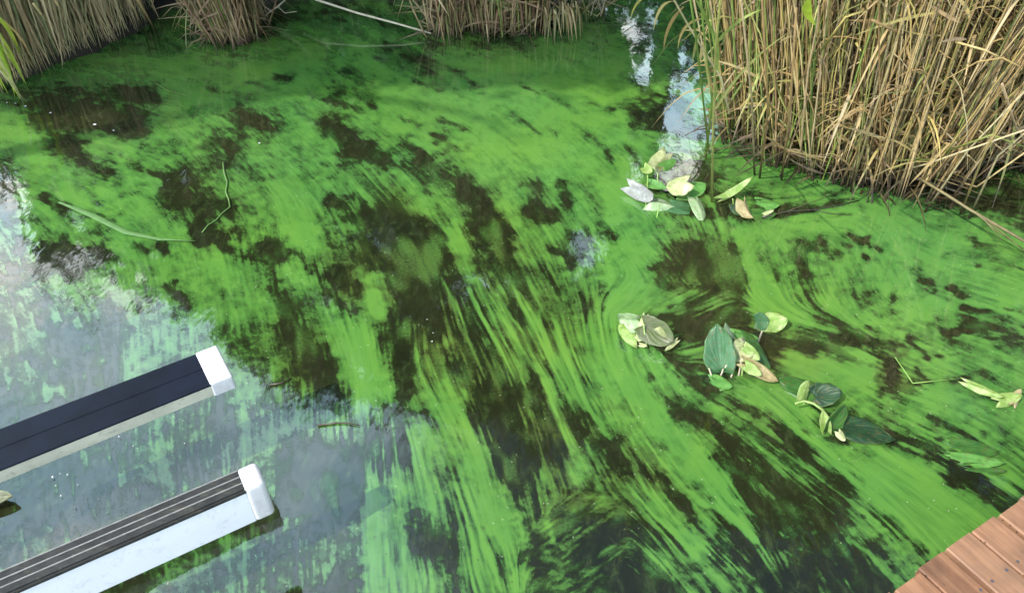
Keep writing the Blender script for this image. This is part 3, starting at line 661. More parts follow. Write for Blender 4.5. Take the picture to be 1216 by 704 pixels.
stalk(C_, (768, 412), (764, 384), 0, .09, .004)
D_ = plant('largest lily, one tall blue green upright leaf over crumpled cream and brown leaves', (870, 430))
leaf(D_, 'teal', (857, 441), (853, 384), .135, (-.35, -.85, .35), 22, .35, .01, .13, 25, 'tall upright blue green leaf', round_=.8, notch=.05)
leaf(D_, 'pale', (872, 404), (856, 384), .055, (.6, -.5, .5), -20, .5, .08, .14, 26, 'pale leaf edge with its highlight painted in')  # separate pale piece: the tall leaf's highlight put into colour
leaf(D_, 'cream', (884, 412), (866, 428), .095, (0, -.7, .7), 22, -.7, .08, .05, 27, 'crumpled cream leaf', wav=.09)
leaf(D_, 'mid', (872, 396), (900, 404), .06, (0, -.4, 1), -20, .3, .06, .05, 28)
leaf(D_, 'green', (886, 404), (924, 436), .12, (.35, -.45, .8), -26, -.5, .09, .03, 29, 'arched green leaf')
leaf(D_, 'yellow', (884, 412), (902, 428), .05, (-.2, -.6, .7), -15, .3, .085, .06, 30)
leaf(D_, 'tan', (886, 432), (923, 452), .060, (-.1, -.75, .6), 22, .3, .05, .008, 31, 'brown and yellow drooping leaf', wav=.07)
leaf(D_, 'yellow', (886, 434), (904, 446), .045, (-.1, -.7, .7), 10, .3, .05, .03, 32)
leaf(D_, 'mid', (845, 452), (870, 460), .08, (0, -.1, 1), -5, .1, .001, .004, 33, wav=.06)
for a, b, h in (((868, 448), (874, 432), .05), ((877, 446), (880, 430), .05), ((858, 443), (863, 433), .04), ((845, 446), (842, 437), .03), ((856, 446), (859, 438), .03), ((900, 407), (905, 393), .09)):
    stalk(D_, a, b, 0, h, .0035, M['twig'])
stalk(D_, (881, 446), (884, 405), 0, .09, .004)
E_ = plant('small lily with one dark and one ragged yellow green leaf above the brown water channel', (915, 384))
leaf(E_, 'teal', (898, 382), (913, 381), .08, (-.2, -.7, .6), 15, .3, .03, .03, 34)
leaf(E_, 'yellow', (911, 383), (935, 380), .095, (.1, -.5, .8), -16, .4, .03, .04, 35, 'ragged yellow green leaf', wav=.1)
F_ = plant('sunken lily with dark green pads and an arched yellow stalk right of the largest lily', (985, 490))
leaf(F_, 'green', (968, 466), (924, 452), .115, (0, -.1, 1), -6, .15, .012, .001, 36, wav=.05)
leaf(F_, 'yellow', (953, 474), (958, 450), .05, (.2, -.8, .3), -14, .3, .02, .07, 37)
leaf(F_, 'dark', (969, 470), (999, 467), .095, (.1, -.4, .9), 14, .5, .03, .04, 38, 'dark cupped leaf', wav=.07)
leaf(F_, 'green', (984, 510), (1000, 480), .09, (.3, -.8, .4), 18, .3, .01, .06, 39)
leaf(F_, 'yellow', (981, 510), (977, 486), .045, (-.2, -.8, .3), 26, .4, .01, .06, 40, 'yellow leaf rim with its light painted in')  # lit rim of the green leaf, its brightness put into the yellow colour
leaf(F_, 'dark', (1002, 506), (1062, 524), .115, (0, 0, 1), 4, .1, .006, .000, 41, 'dark flat pad', wav=.06)
leaf(F_, 'cream', (996, 513), (1003, 524), .03, (0, -.6, .7), -20, .4, .025, .01, 42)
for s in ((944, 478), (965, 478), (978, 486), (985, 510)): pass
V_, FF = tube([P(944, 479, .05), P(955, 476, .06), P(966, 479, .065), P(976, 486, .06), P(983, 496, .04), P(986, 510, .01)], .004, .006, 6)
link('stalk', mesh('stalk', V_, FF, L['yellow']), F_)
G_ = plant('lily with twisted yellow leaf lying in the algae near the right edge', (1185, 470))
leaf(G_, 'yellow', (1150, 455), (1192, 474), .04, (0, -.5, .9), -20, .3, .02, .02, 43, round_=1)
leaf(G_, 'yellow', (1187, 476), (1211, 470), .055, (.2, -.4, .9), -16, .4, .02, .03, 44, wav=.08)
leaf(G_, 'tan', (1204, 478), (1210, 462), .035, (.2, -.4, .9), -16, .4, .02, .04, 45)
H2 = plant('half sunken lily with two flat green pads above the deck corner', (1160, 545))
leaf(H2, 'green', (1130, 530), (1186, 537), .085, (0, -.1, 1), -5, .1, .001, .004, 46, wav=.07)
leaf(H2, 'mid', (1130, 543), (1192, 552), .055, (0, -.2, 1), -10, .2, .001, .008, 47, wav=.06)
leaf(H2, 'green', (1150, 556), (1195, 560), .045, (0, -.1, 1), -4, .1, .000, .002, 48, wav=.07)
# leaf tip at the left edge
o = link('floating_leaf', leafmesh('floating_leaf', L['olive'], .085, .20, R(8), .2, seed=60, round_=1), None,
         Matrix.Translation(P(-62, 601, .012)) @ Matrix.Rotation(R(-83), 4, 'Z'))
tag(o, 'pointed olive brown leaf tip afloat at the left edge between the two rails', 'leaf')

# ---------------------------------------------------------------- sticks, stems and petals on the water
def stick(label, pts, r0, r1, m, name='floating_stick', cat='stick', side=(), group=None):
    W3 = [P(p[0], p[1], p[2] if len(p) > 2 else .006) for p in pts]
    V, F = tube(W3, r0, r1, 6)
    if not side:
        return tag(link(name, mesh(name, V, F, m)), label, cat, group)
    root = thing(name, label, cat, tuple(W3[0].xy)+(0,), group)
    link('stem', mesh('stem', V, F, m), root)
    for s in side:
        V, F = tube([P(*q) for q in s], r1*1.1, r1*.5, 5); link('twig', mesh('twig', V, F, m), root)
    return root
stick('pale green stem bent in a hook, afloat on the dark patch upper left', [(265, 193), (266, 204), (270, 217), (268, 228), (272, 238), (273, 246), (264, 253), (256, 262), (247, 267), (240, 276)], .0045, .0025, M['dullgreen'], 'hooked_weed', 'weed')
def blade(label, pts, wd, m, name='floating_grass'):
    V, F = ribbon([P(p[0], p[1], p[2] if len(p) > 2 else .008) for p in pts], wd, Vector((.3, 1, 0)))
    return tag(link(name, mesh(name, V, F, M[m])), label, 'grass blade')
blade('long light green grass blade floating point first toward the bent stem', [(70, 240), (110, 256), (150, 276), (190, 284), (232, 286)], .030, 'dullgreen')
blade('thin yellowish blade lying across the far algae left of the top middle', [(183, 98), (200, 108), (228, 116)], .012, 'green')
stick('short dark stick just right of the navy rail end', [(320, 457), (334, 455), (346, 449)], .005, .003, M['darktwig'])
stick('thin dark arched twig in the grey reflection below the green patches', [(377, 505), (400, 502), (413, 502), (427, 505)], .004, .002, M['darktwig'])
stick('pale forked twig stuck in the dark algae tear on the right', [(1063, 424), (1074, 440), (1084, 455)], .0026, .002, M['greenstem'], side=[[(1084, 455, .006), (1112, 452, .006), (1142, 449, .005)]])
stick('sunken dark branch trailing right from the tan lily leaf', [(905, 258, .008), (935, 251, .008), (965, 249, .008), (1000, 243, .008), (1020, 238, .006)], .005, .002, M['darktwig'], side=[[(935, 251, .01), (975, 236, .01), (1012, 222, .006)], [(965, 249, .01), (990, 254, .008), (1012, 255, .006)]])
sp_pts = [(71, 562, 5), (66, 576, 5), (92, 575, 6), (80, 563, 6), (72, 588, 6), (89, 601, 4), (99, 636, 4), (117, 592, 4), (141, 518, 4), (158, 529, 4), (219, 526, 5), (62, 566, 7), (8, 122, 5), (18, 123, 5), (30, 126, 7), (60, 134, 7), (112, 148, 7), (135, 155, 6), (308, 170, 5), (507, 379, 4), (513, 405, 4), (514, 395, 3)]
for i, (x, y, s) in enumerate(sp_pts):
    p = P(x, y, .008); s_ = s*.00062*(p.y/1.6)*random.uniform(.8, 1.2)
    n_ = 6; V = [(math.cos(a)*s_*random.uniform(.7, 1.2), math.sin(a)*s_*random.uniform(.3, .9), 0) for a in [k_*math.pi/3 for k_ in range(n_)]]
    V += [(0, 0, s_*.12)]; F = [(k_, (k_+1) % n_, n_) for k_ in range(n_)]
    o = link('floating_petal', mesh('floating_petal', V, F, M['speck'])); o.location = p; o.rotation_euler.z = random.random()*6
    grp = 'petals afloat between the rails' if x < 230 and y > 500 else 'petals afloat on the dark upper left water' if y < 180 else 'petals afloat on the brown middle'
    tag(o, {'b': 'tiny pale petal afloat in the grey sky reflection between the two rails', 'd': 'tiny white petal afloat on the shaded water at the upper left',
            'm': 'tiny pale petal afloat on the brown water in the middle'}['b' if x < 230 and y > 500 else 'd' if y < 180 else 'm'], 'petal', grp)
# ---------------------------------------------------------------- reeds along the banks
def reed_mesh(i, green=False):
    """one stem, 1 unit high, nodes swelling slightly, gently bent towards +x"""
    r = random.Random(100+i); pts = []; bend = r.uniform(-.02, .07); n = 9
    for k in range(n+1):
        t = k/n; pts.append(Vector((bend*t*t*1.0+r.uniform(-.004, .004), r.uniform(-.004, .004), t)))
    return pts
def stem_geo(base, lean, h, r0, pts):
    """place a stem: lean = top offset per unit of height"""
    a = random.random()*6.28; ca, sa = math.cos(a), math.sin(a)
    return [base+Vector((lean.x*p.z*h+(p.x*ca-p.y*sa)*h, lean.y*p.z*h+(p.x*sa+p.y*ca)*h, p.z*h)) for p in pts]
def blade_pts(s, dirn, ln, droop, n=6):
    """a blade that leaves the stem upwards and arches over"""
    e = s+dirn*ln; mid = s+dirn*ln*.45+Vector((0, 0, ln*(.55-droop*.3))); e = e+Vector((0, 0, ln*(.35-droop)))
    return bez(s, mid, e, n)
PROTO = [reed_mesh(i) for i in range(14)]
stem_lib = {}
def stem_lib_mesh(i, m):
    if (i, m) not in stem_lib:
        V, F = tube([Vector((p.x*1.6, p.y*1.6, p.z*1.6)) for p in PROTO[i]], .0048, .0028, 5, False); stem_lib[(i, m)] = mesh('reed_stem', V, F, M[m])
    return stem_lib[(i, m)]
blade_lib = {}
def blade_lib_mesh(i, m):
    if (i, m) not in blade_lib:
        r = random.Random(300+i); ln = .42; d = Vector((1, 0, 0))
        V, F = ribbon(blade_pts(Vector((0, 0, 0)), d*r.uniform(.55, .9), ln, r.uniform(.1, 1.1), 7), r.uniform(.010, .017), Vector((0, 1, .25)))
        blade_lib[(i, m)] = mesh('dead_blade', V, F, M[m])
    return blade_lib[(i, m)]
def inpoly(x, y, poly):
    c = False
    for (a, b), (d, e) in zip(poly, poly[1:]+poly[:1]):
        if (b > y) != (e > y) and x < (d-a)*(y-b)/(e-b)+a: c = not c
    return c
def put(root, name, me, base, lean, spin, sc):
    z = Vector((lean.x, lean.y, 1)).normalized(); x = Vector((math.cos(spin), math.sin(spin), 0)); y = z.cross(x).normalized(); x = y.cross(z)
    mt = Matrix((x, y, z)).transposed().to_4x4() @ Matrix.Diagonal((sc[0], sc[0], sc[1], 1)); mt.translation = base
    return link(name, me, root, mt)
def clump(label, poly, nstem, nblade, nstuff, mats, lean_fn, hmin, hmax, green=.12, group='dead reed beds along the bank', rad=1.0, z0=-.05, visible=1.0):
    cx_ = sum(p.x for p in poly)/len(poly); cy2 = sum(p.y for p in poly)/len(poly)
    root = thing('reed_clump', label, 'reeds', (cx_, cy2, 0), group)
    P2 = [(p.x, p.y) for p in poly]; x0, x1 = min(p[0] for p in P2), max(p[0] for p in P2); y0, y1 = min(p[1] for p in P2), max(p[1] for p in P2)
    pts = []
    while len(pts) < nstem*6+nstuff:
        x, y = random.uniform(x0, x1), random.uniform(y0, y1)
        if inpoly(x, y, P2): pts.append((x, y))
    front = sorted(pts[:nstem*6], key=lambda p: p[1])[:int(nstem*2.2)]; random.shuffle(front)
    ms, mstuff = mats
    def leanof(x, y):
        l = lean_fn(x, y); return Vector((l[0]+random.gauss(0, .085)*(2.2 if random.random() < .12 else 1), l[1]+random.gauss(0, .085), 0))
    for k, (x, y) in enumerate(front[:nstem]):
        if random.random() < .18: y -= abs(random.gauss(0, .07)); x -= .02
        h = random.uniform(hmin, hmax); ln = leanof(x, y); m_ = 'green' if random.random() < (green(x, y) if callable(green) else green) else ms
        o = put(root, 'stem', stem_lib_mesh(random.randrange(14), m_), Vector((x, y, z0)), ln, random.random()*6.28, (rad*random.uniform(.75, 1.25), h/1.6))
    for k in range(nblade):
        x, y = random.choice(front); ln = leanof(x, y); hz = random.uniform(.12, min(hmax*.8, 1.1)) if random.random() < .8 else random.uniform(.1, hmax)
        m_ = 'green' if random.random() < (green(x, y) if callable(green) else green) else ms
        put(root, 'dead_blade', blade_lib_mesh(random.randrange(10), m_), Vector((x+ln.x*hz, y+ln.y*hz, hz)), Vector((random.gauss(0, .35), random.gauss(0, .35), 0)), random.uniform(0, 6.28), (random.uniform(.6, 1.3),)*2)
    so = Soup()
    for (x, y) in pts[nstem*6:]:
        h = random.uniform(hmin*.8, hmax); a = random.random()
        g = stem_geo(Vector((x, y, z0)), leanof(x, y), h, 1, random.choice(PROTO)[::2]+[Vector((0.02, 0, 1))])
        V, F = tube(g[:-1], .0048*rad, .003*rad, 4, False); so.add(V, F, a)
        for _ in range(3):
            s = g[random.randrange(0, len(g)-1)]; dr = Vector((random.gauss(0, 1), random.gauss(0, 1), 0)).normalized()
            V, F = ribbon(blade_pts(s, dr*random.uniform(.5, .9), random.uniform(.2, .5), random.uniform(.1, 1.2), 4), random.uniform(.008, .016), dr.cross(Vector((0, 0, 1)))+Vector((0, 0, .2))); so.add(V, F, random.random())
    for k in range(nblade*5):      # broken stems and rotting leaves fallen across the foot of the stand
        x, y = random.choice(front); z = abs(random.gauss(0, .16)) if k % 3 else random.uniform(.1, .9); s = Vector((x, y, .01+z)); a = random.gauss(0, .9)+(3.14 if k % 2 else 0)
        d = Vector((math.cos(a), math.sin(a)*.7-.15, random.gauss(.1, .55))); l_ = random.uniform(.08, .35); e = s+d*l_; e.z = max(.006, e.z)
        V, F = ribbon(bez(s, (s+e)/2+Vector((0, 0, random.uniform(-.02, .07))), e, 4), random.uniform(.005, .016), Vector((0, .4, 1)) if k % 2 else None); so.add(V, F, random.random())
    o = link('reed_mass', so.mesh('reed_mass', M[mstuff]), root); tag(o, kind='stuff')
    return root
def poly_of(front, back=1.3, bx=0.0):
    f = [P(*q) for q in front]; return f+[Vector((p.x+bx, p.y+back, 0)) for p in reversed(f)]
# right hand bed: three stands one after the other along its water edge
c1 = clump('tall straw reeds edged with green stems at the left end of the right bed', poly_of([(858, 172), (880, 178), (905, 196), (935, 205), (968, 216), (985, 218)], 1.5, .6), 170, 80, 560, ('straw', 'straw_s'),
           lambda x, y: (-.20+.10*(x-1.2)/.8, .06), 1.5, 2.3, green=lambda x, y: .70 if x < 1.36 else .20)
c2 = clump('dense golden brown reed stand in the middle of the right bed', poly_of([(985, 220), (1010, 224), (1045, 232), (1078, 240)], 1.5, .6), 160, 90, 560, ('straw', 'straw_s'),
           lambda x, y: (-.04, .10), 1.5, 2.3, green=.06)
c3 = clump('tangled bent reeds leaning right at the right edge of the picture', poly_of([(1078, 240), (1100, 244), (1130, 232), (1170, 212), (1216, 205), (1330, 215), (1420, 225)], 1.4, .4), 170, 170, 800, ('straw', 'straw_s'),
           lambda x, y: (.10+.12*random.random(), .05+random.uniform(-.25, .15)), 1.2, 2.2, green=.08)
# crossing and broken stems in front of the right bed, each placed from where it is seen
def bent(root, pts, r0=.005, r1=.003, m='straw', nm='stem'):
    V, F = tube([P(*q) for q in pts], r0, r1, 5); return link(nm, mesh(nm, V, F, M[m]), root)
for q in ([(1040, 130, .3), (1060, 60, .8), (1078, 8, 1.1)], [(1010, 228, 0), (1030, 160, .35), (1065, 50, .95)], [(1140, 255, 0), (1172, 175, .45), (1205, 120, .75)], [(1098, 252, 0), (1150, 178, .35), (1225, 100, .8)],
          [(1150, 260, 0), (1185, 185, .35), (1262, 120, .7)], [(1105, 205, .1), (1160, 222, .12), (1230, 172, .5)], [(1060, 205, .1), (1100, 195, .2), (1230, 150, .6)], [(1124, 180, .3), (1178, 160, .5), (1220, 176, .4)],
          [(1190, 100, .8), (1206, 150, .45), (1225, 180, .3)], [(975, 60, .9), (1005, 20, 1.1), (1030, 12, 1.1)], [(1035, 24, 1.0), (1060, 36, .95), (1072, 42, .9)], [(1135, 50, .8), (1170, 60, .8), (1200, 75, .7)]):
    bent(c3 if q[0][0] > 1080 else c2, q, .0055, .0035)
for q in ([(838, 190, 0), (846, 120, .42), (838, 60, .8), (830, -20, 1.2)], [(845, 240, 0), (847, 150, .55), (850, 60, .95), (858, -30, 1.4)], [(868, 165, 0), (874, 90, .4), (868, -20, 1.1)],
          [(842, 182, 0), (835, 120, .4), (826, 40, .9), (815, -30, 1.2)], [(896, 208, 0), (893, 120, .5), (880, 0, 1.2)], [(902, 212, 0), (912, 130, .5), (905, 0, 1.2)], [(928, 214, 0), (938, 130, .5), (946, 10, 1.15)]):
    bent(c1, q, .006, .0035, 'green' if q[0][0] < 880 else 'straw')
for q, wd in (([(845, 60, .85), (870, 20, 1.15), (910, 10, 1.1)], .012), ([(848, 90, .7), (862, 40, 1.0), (828, 14, 1.15)], .014), ([(850, 130, .5), (880, 75, .8), (935, 40, .95)], .012), ([(845, 40, .95), (836, 10, 1.2), (822, -6, 1.25)], .014), ([(960, 0, 1.2), (955, 20, 1.1), (968, 30, 1.0)], .03), ([(846, 110, .5), (836, 80, .75), (838, 50, .9)], .01)):
    V, F = ribbon([v for v in bez(P(*q[0]), P(*q[1]), P(*q[2]), 7)], wd, Vector((1, -.3, 0))); link('green_blade', mesh('green_blade', V, F, M['greenb' if wd > .02 else 'green']), c1)
# the long broken stem lying over the dark corner, and the one hanging over the reflection of the sky
root = thing('broken_reed', 'long pale broken reed slanting down to the right edge over dark water', 'reed', tuple(P(1092, 212).xy)+(0,))
bent(root, [(1092, 212, .14), (1125, 232, .13), (1150, 248, .12), (1185, 268, .11), (1240, 300, .10)], .0075, .006, 'straw')
for q in ([(1148, 246, .12), (1170, 262, .11), (1190, 285, .06)], [(1155, 250, .12), (1185, 275, .09), (1216, 296, .04)], [(1160, 252, .12), (1195, 280, .09), (1230, 310, .04)]): bent(root, q, .003, .0015, 'straw', 'root_strand')
root = thing('overhanging_reed', 'bent reed with drooping dead leaves hanging left over the water top right', 'reed', tuple(P(862, 130).xy)+(0,))
bent(root, [(866, 135, .42), (856, 92, .62), (842, 70, .72), (820, 35, .9), (800, 0, 1.05), (790, -22, 1.15)], .0055, .003, 'straw')
for q in ([(812, 8, 1.02), (790, 28, .9), (788, 60, .72)], [(840, 22, .95), (808, 22, .92), (805, 58, .72)], [(832, 38, .85), (826, 50, .78), (822, 76, .65)], [(803, 2, 1.04), (782, -2, 1.0), (776, 36, .8)],
          [(838, 46, .83), (832, 64, .72), (830, 80, .62)], [(795, -10, 1.1), (755, -10, 1.0), (749, 22, .85)]):
    V, F = ribbon(bez(P(*q[0]), P(*q[1]), P(*q[2]), 7), .014, Vector((1, -.3, 0))); link('hanging_leaf', mesh('hanging_leaf', V, F, M['straw']), root)
# far bank
c4 = clump('reddish straw reed clump fanning up from the far shore left of top middle', poly_of([(246, 48), (262, 54), (285, 56), (304, 50)], .5), 70, 30, 170, ('red', 'red_s'),
           lambda x, y: ((x+1.9)*.9-.12, -.05), .8, 1.6, green=.15, rad=1.25)
c5 = clump('broad straw reed clump rising from the shore at top middle', poly_of([(508, 44), (525, 46), (560, 40), (600, 44), (650, 46)], .7), 150, 50, 300, ('red', 'red_s'),
           lambda x, y: (x*.12, 0), .9, 1.8, green=.08, rad=1.2)
def droop_clump(label, spots, n, m, ln, ms):
    """stems on the bank whose blades arch forward and hang down to the water"""
    b0 = P(*spots[0]); root = thing('drooping_reeds', label, 'reeds', (b0.x, b0.y+.4, 0), 'shaded reeds drooping over the left shore'); so = Soup()
    for k in range(n):
        s = random.random()*(len(spots)-1); i = int(s); f = s-i; y = spots[i][1]*(1-f)+spots[i+1][1]*f; x = spots[i][0]*(1-f)+spots[i+1][0]*f
        e = P(x+random.gauss(2, 8), y+1+random.gauss(-2, 6)-abs(random.gauss(0, 14)), max(0, random.gauss(.02, .04)))
        hgt = random.uniform(.45, 1.0)*ln; st_ = e+Vector((-random.uniform(.05, .45), random.uniform(.2, .7), hgt)); mid = st_*.45+e*.55+Vector((random.uniform(-.05, .1), -.10, hgt*.30))
        V, F = ribbon(bez(st_, mid, e, 6), random.uniform(.008, .018), Vector((1, .3, 0)))
        if k % 6 == 0 and k < 1400: link('blade', mesh('blade', V, F, M[m]), root)
        else: so.add(V, F, random.random())
    tag(link('reed_mass', so.mesh('reed_mass', M[ms]), root), kind='stuff'); return root
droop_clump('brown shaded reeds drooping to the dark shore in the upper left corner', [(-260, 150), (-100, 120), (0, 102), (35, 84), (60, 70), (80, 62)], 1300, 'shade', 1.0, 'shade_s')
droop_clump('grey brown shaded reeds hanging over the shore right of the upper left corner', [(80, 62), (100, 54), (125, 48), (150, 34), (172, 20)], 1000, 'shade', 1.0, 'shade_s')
g_ = thing('drooping_reeds', 'few pale stems leaning to the water between two top left reed beds', 'reeds', tuple(P(180, 30).xy)+(0,), 'shaded reeds drooping over the left shore')
for q in ([(148, -10, .5), (160, 12, .3), (172, 40, 0)], [(158, -10, .5), (172, 14, .25), (188, 44, 0)], [(152, -16, .5), (166, 5, .3), (178, 30, 0)], [(40, 5, .45), (60, 32, .2), (79, 60, 0)], [(66, 2, .4), (80, 24, .2), (96, 52, 0)], [(0, 30, .3), (12, 20, .3), (22, 30, .2)]): bent(g_, q, .008, .005, 'straw')
g_ = thing('grass_tuft', 'bright yellow green grass blades hanging in at the left edge', 'grass', tuple(P(-30, 100).xy)+(0,))
for k in range(26):
    s = P(-60+random.gauss(0, 14), 8+random.gauss(0, 12), .55); e = P(14+random.gauss(0, 13), 92+random.gauss(0, 14), .03)
    V, F = ribbon(bez(s, (s+e)/2+Vector((.10+random.gauss(0, .04), 0, .16)), e, 7), random.uniform(.014, .028), Vector((1, .5, 0))); link('blade', mesh('blade', V, F, M['greenb'] if k % 6 else M['straw']), g_)
# dry shrub and twigs at the top
g_ = thing('dry_shrub', 'tangled grey dry shrub with pale hanging twigs right of the top middle clump', 'shrub', tuple(P(668, 30).xy)+(0,))
for k in range(90):
    a = P(random.uniform(650, 720), random.uniform(-20, 22), .05); e = a+Vector((random.gauss(.05, .22), random.gauss(-.05, .15), random.uniform(.05, .5)))
    V, F = tube(bez(a, (a+e)/2+Vector((random.gauss(0, .06), 0, .10)), e, 4), .005, .002, 4, False); link('twig', mesh('twig', V, F, M['twig' if k % 3 else 'shade']), g_)
for k in range(26):
    x = random.uniform(646, 692); a = P(x, random.uniform(-5, 12), .22); e = P(x+random.gauss(2, 4), random.uniform(30, 56), .01)
    V, F = ribbon(bez(a, (a+e)/2+Vector((0, -.04, .08)), e, 5), .012, Vector((1, 0, 0))); link('hanging_leaf', mesh('hanging_leaf', V, F, M['shade']), g_)
stick('long straight pale pole slanting down right into the top middle reed clump', [(350, -22, .20), (375, 0, .16), (425, 16, .12), (470, 28, .08), (512, 40, .03)], .0085, .0065, M['twig'], 'dead_pole', 'pole')
stick('thin grass stem crossing in front of the top middle reed clump', [(462, 17, .02), (520, 11, .12), (590, 6, .2), (640, 2, .25)], .0045, .003, M['straw'], 'crossing_stem', 'reed')
stick('grey forked twig standing beside the left reed clump at the top', [(310, 22, .02), (330, 8, .1), (348, -8, .2)], .007, .004, M['twig'], 'dead_branch', 'branch', side=[[(330, 8, .1), (338, 16, .08), (352, 14, .1)], [(322, 14, .06), (312, 6, .1), (306, -6, .15)]])
stick('thin twig drooping left of the dry shrub hanging toward the water', [(700, -8, .25), (725, 4, .15), (756, 14, .05)], .005, .003, M['twig'], 'dead_branch', 'branch')

# ---------------------------------------------------------------- bushes and trees beyond the banks (seen in the water), and unseen trees added to shade its far side
EDGE = [(-900, 60), (-300, 110), (-100, 160), (0, 185), (38, 205), (45, 320), (100, 350), (140, 345), (190, 350), (260, 400), (300, 440), (350, 465), (430, 478), (540, 500), (575, 512), (615, 520), (640, 580), (700, 612), (800, 625), (1000, 640), (1216, 660), (2200, 640)]
GAPS = [(763, 72, 20, 42), (812, 108, 28, 62), (806, 165, 46, 64), (832, 190, 34, 52), (858, 200, 12, 50), (688, 300, 34, 32), (592, 545, 34, 36), (-10, 250, 48, 60), (135, 470, 10, 10)]
EX, EY = [e[0] for e in EDGE], [e[1] for e in EDGE]
def outline(C_, rr):
    """leaves stay inside the outline the tree tops show in the pond"""
    px, py = proj(C_[:, 0], C_[:, 1], -C_[:, 2]); n = len(px)
    j1, j2 = rr.normal(0, 1, n), rr.normal(0, 1, n); inview = (px > -900) & (px < 2200)
    ok = py < np.interp(px, EX, EY)+np.abs(j2)*-6+np.where(rr.random(n) < .12, rr.random(n)*40, 0)
    for gx_, gy_, rx, ry in GAPS:
        ok &= (((px+j1*5-gx_)/rx)**2+((py+j2*7-gy_)/ry)**2 > 1) | (rr.random(n) < .05) | ((gx_ > 750) & (np.sin(px*1.05)+.8*np.sin(px*.43+1.3)+j1*.15 > 1.34) & (rr.random(n) < .6))
    return ok | ~inview
def leaves(name, cen, rad, n, size, m, seed, shape=True, parent=None):
    rr = np.random.default_rng(seed); C_ = []; 
    nb = len(cen); per = max(4, n//nb)
    for c_, r_ in zip(cen, rad):
        v = rr.normal(size=(per, 3)); v /= np.linalg.norm(v, axis=1)[:, None]; v *= (rr.random(per)**.45)[:, None]*r_; v[:, 2] *= .8; C_.append(v+np.array(c_))
    C_ = np.concatenate(C_); C_ = C_[C_[:, 2] > .12]
    if shape: C_ = C_[outline(C_, rr)]
    n = len(C_); a = rr.normal(size=(n, 3)); a /= np.linalg.norm(a, axis=1)[:, None]; b = rr.normal(size=(n, 3)); b -= a*(a*b).sum(1)[:, None]; b /= np.linalg.norm(b, axis=1)[:, None]
    s = size*(.6+.8*rr.random(n))[:, None]; a *= s; b *= s*.55
    Q = np.stack([C_-a, C_-b, C_+a, C_+b], 1)
    o = link(name, quads(name, Q, M[m], rr.random(n)), parent); tag(o, kind='stuff'); return o
def tree(x, y, h, wd, label, seed, n=6500, size=.17, low=.5):
    root = thing('tree', label, 'tree', (x, y, 0), 'trees beyond the far bank'); r = random.Random(seed)
    so = Soup(); V, F = tube([Vector((x, y, -.2)), Vector((x+r.gauss(0, .1), y, h*.35)), Vector((x+r.gauss(0, .2), y+.1, h*.9))], h*.017, h*.004, 8); link('trunk', mesh('trunk', V, F, M['bark']), root)
    cen, rad = [], []
    for k in range(26):
        a = r.random()*6.28; t = r.uniform(0, 1); z = low+(h-low)*t; rr_ = wd*math.sqrt(max(.05, 1-(t*1.9-.9)**2))*r.uniform(.3, .95)
        c_ = Vector((x+math.cos(a)*rr_, y+math.sin(a)*rr_, z)); cen.append(tuple(c_)); rad.append(r.uniform(.6, 1.0)*wd*.45)
        if k < 12:
            s = Vector((x, y, z*.75)); V, F = tube(bez(s, (s+c_)/2+Vector((0, 0, -.2)), c_, 4), h*.006, h*.0015, 5); so.add(V, F)
    link('limb', so.mesh('limb', M['bark']), root)
    leaves('crown', cen, rad, n, size, 'crown', seed, True, root); return root
spots = [(-3.4, 14.5, 14, 3.0, 'second row tree behind the left reed clump'), (-6.6, 14.5, 11, 3.0, 'second row tree behind the upper left reeds'), (-.4, 14.5, 18, 2.8, 'second row tree left of the tallest tree'), (6.6, 14, 19, 3.0, 'second row tree behind the right reed bed'), (-9.5, 8.5, 5.2, 2.6, 'low round tree far behind the left shore'), (-7.2, 11.5, 9.5, 2.6, 'leafy tree behind the upper left reeds'), (-4.6, 12, 12.5, 2.8, 'slender tree behind the left reed clump'), (-1.6, 11.6, 15, 2.6, 'tall tree behind the top middle clump, its left neighbour slender'),
         (1.0, 11.2, 17.5, 2.6, 'tallest tree straight behind the pond'), (4.6, 11.4, 17.5, 2.7, 'tall tree behind the left end of the right bed'), (7.4, 10.2, 17, 2.9, 'broad tree behind the middle of the right bed'), (10.2, 8.5, 16, 3.0, 'broad tree to the right of the reed bed'), (3.0, 14.5, 19, 2.8, 'second row tree seen between the two tallest trees')]
def above(px, py, D):
    """the point at distance D that the pond mirrors at photo point (px, py)"""
    w0 = P(px, py); d = w0-Vector((0, 0, CH)); s = (D-w0.y)/d.y
    return Vector((w0.x+d.x*s, D, -d.z*s))
for i, (x, y, h, wd, lb) in enumerate(spots):
    root = tree(x, y, h, wd, lb, 40+i, 7500 if h > 10 else 5000)
    if lb.startswith('leafy tree'):      # thin bare twigs hanging out of its crown
        for k, (ax_, ay_, bx_, by_) in enumerate([(52, 318, 64, 362), (62, 322, 82, 372), (66, 330, 100, 386), (72, 322, 96, 352), (84, 322, 104, 374), (95, 318, 108, 398), (104, 316, 118, 352), (116, 312, 122, 340), (40, 322, 50, 350), (88, 325, 92, 366)]):
            A2, B2 = above(ax_, ay_-25, 10), above(bx_, by_, 10.2); V, F = tube(bez(A2, (A2+B2)/2+Vector((.12*(k % 3-1), 0, .1)), B2, 5), .03, .012, 5); link('hanging_twig', mesh('hanging_twig', V, F, M['bark']), root)
            for _ in range(4):
                f_ = random.random(); s_ = A2*(1-f_)+B2*f_; V, F = tube([s_, s_+Vector((random.gauss(0, .22), 0, random.gauss(.0, .2)))], .014, .006, 4); link('hanging_twig', mesh('hanging_twig', V, F, M['bark']), root)
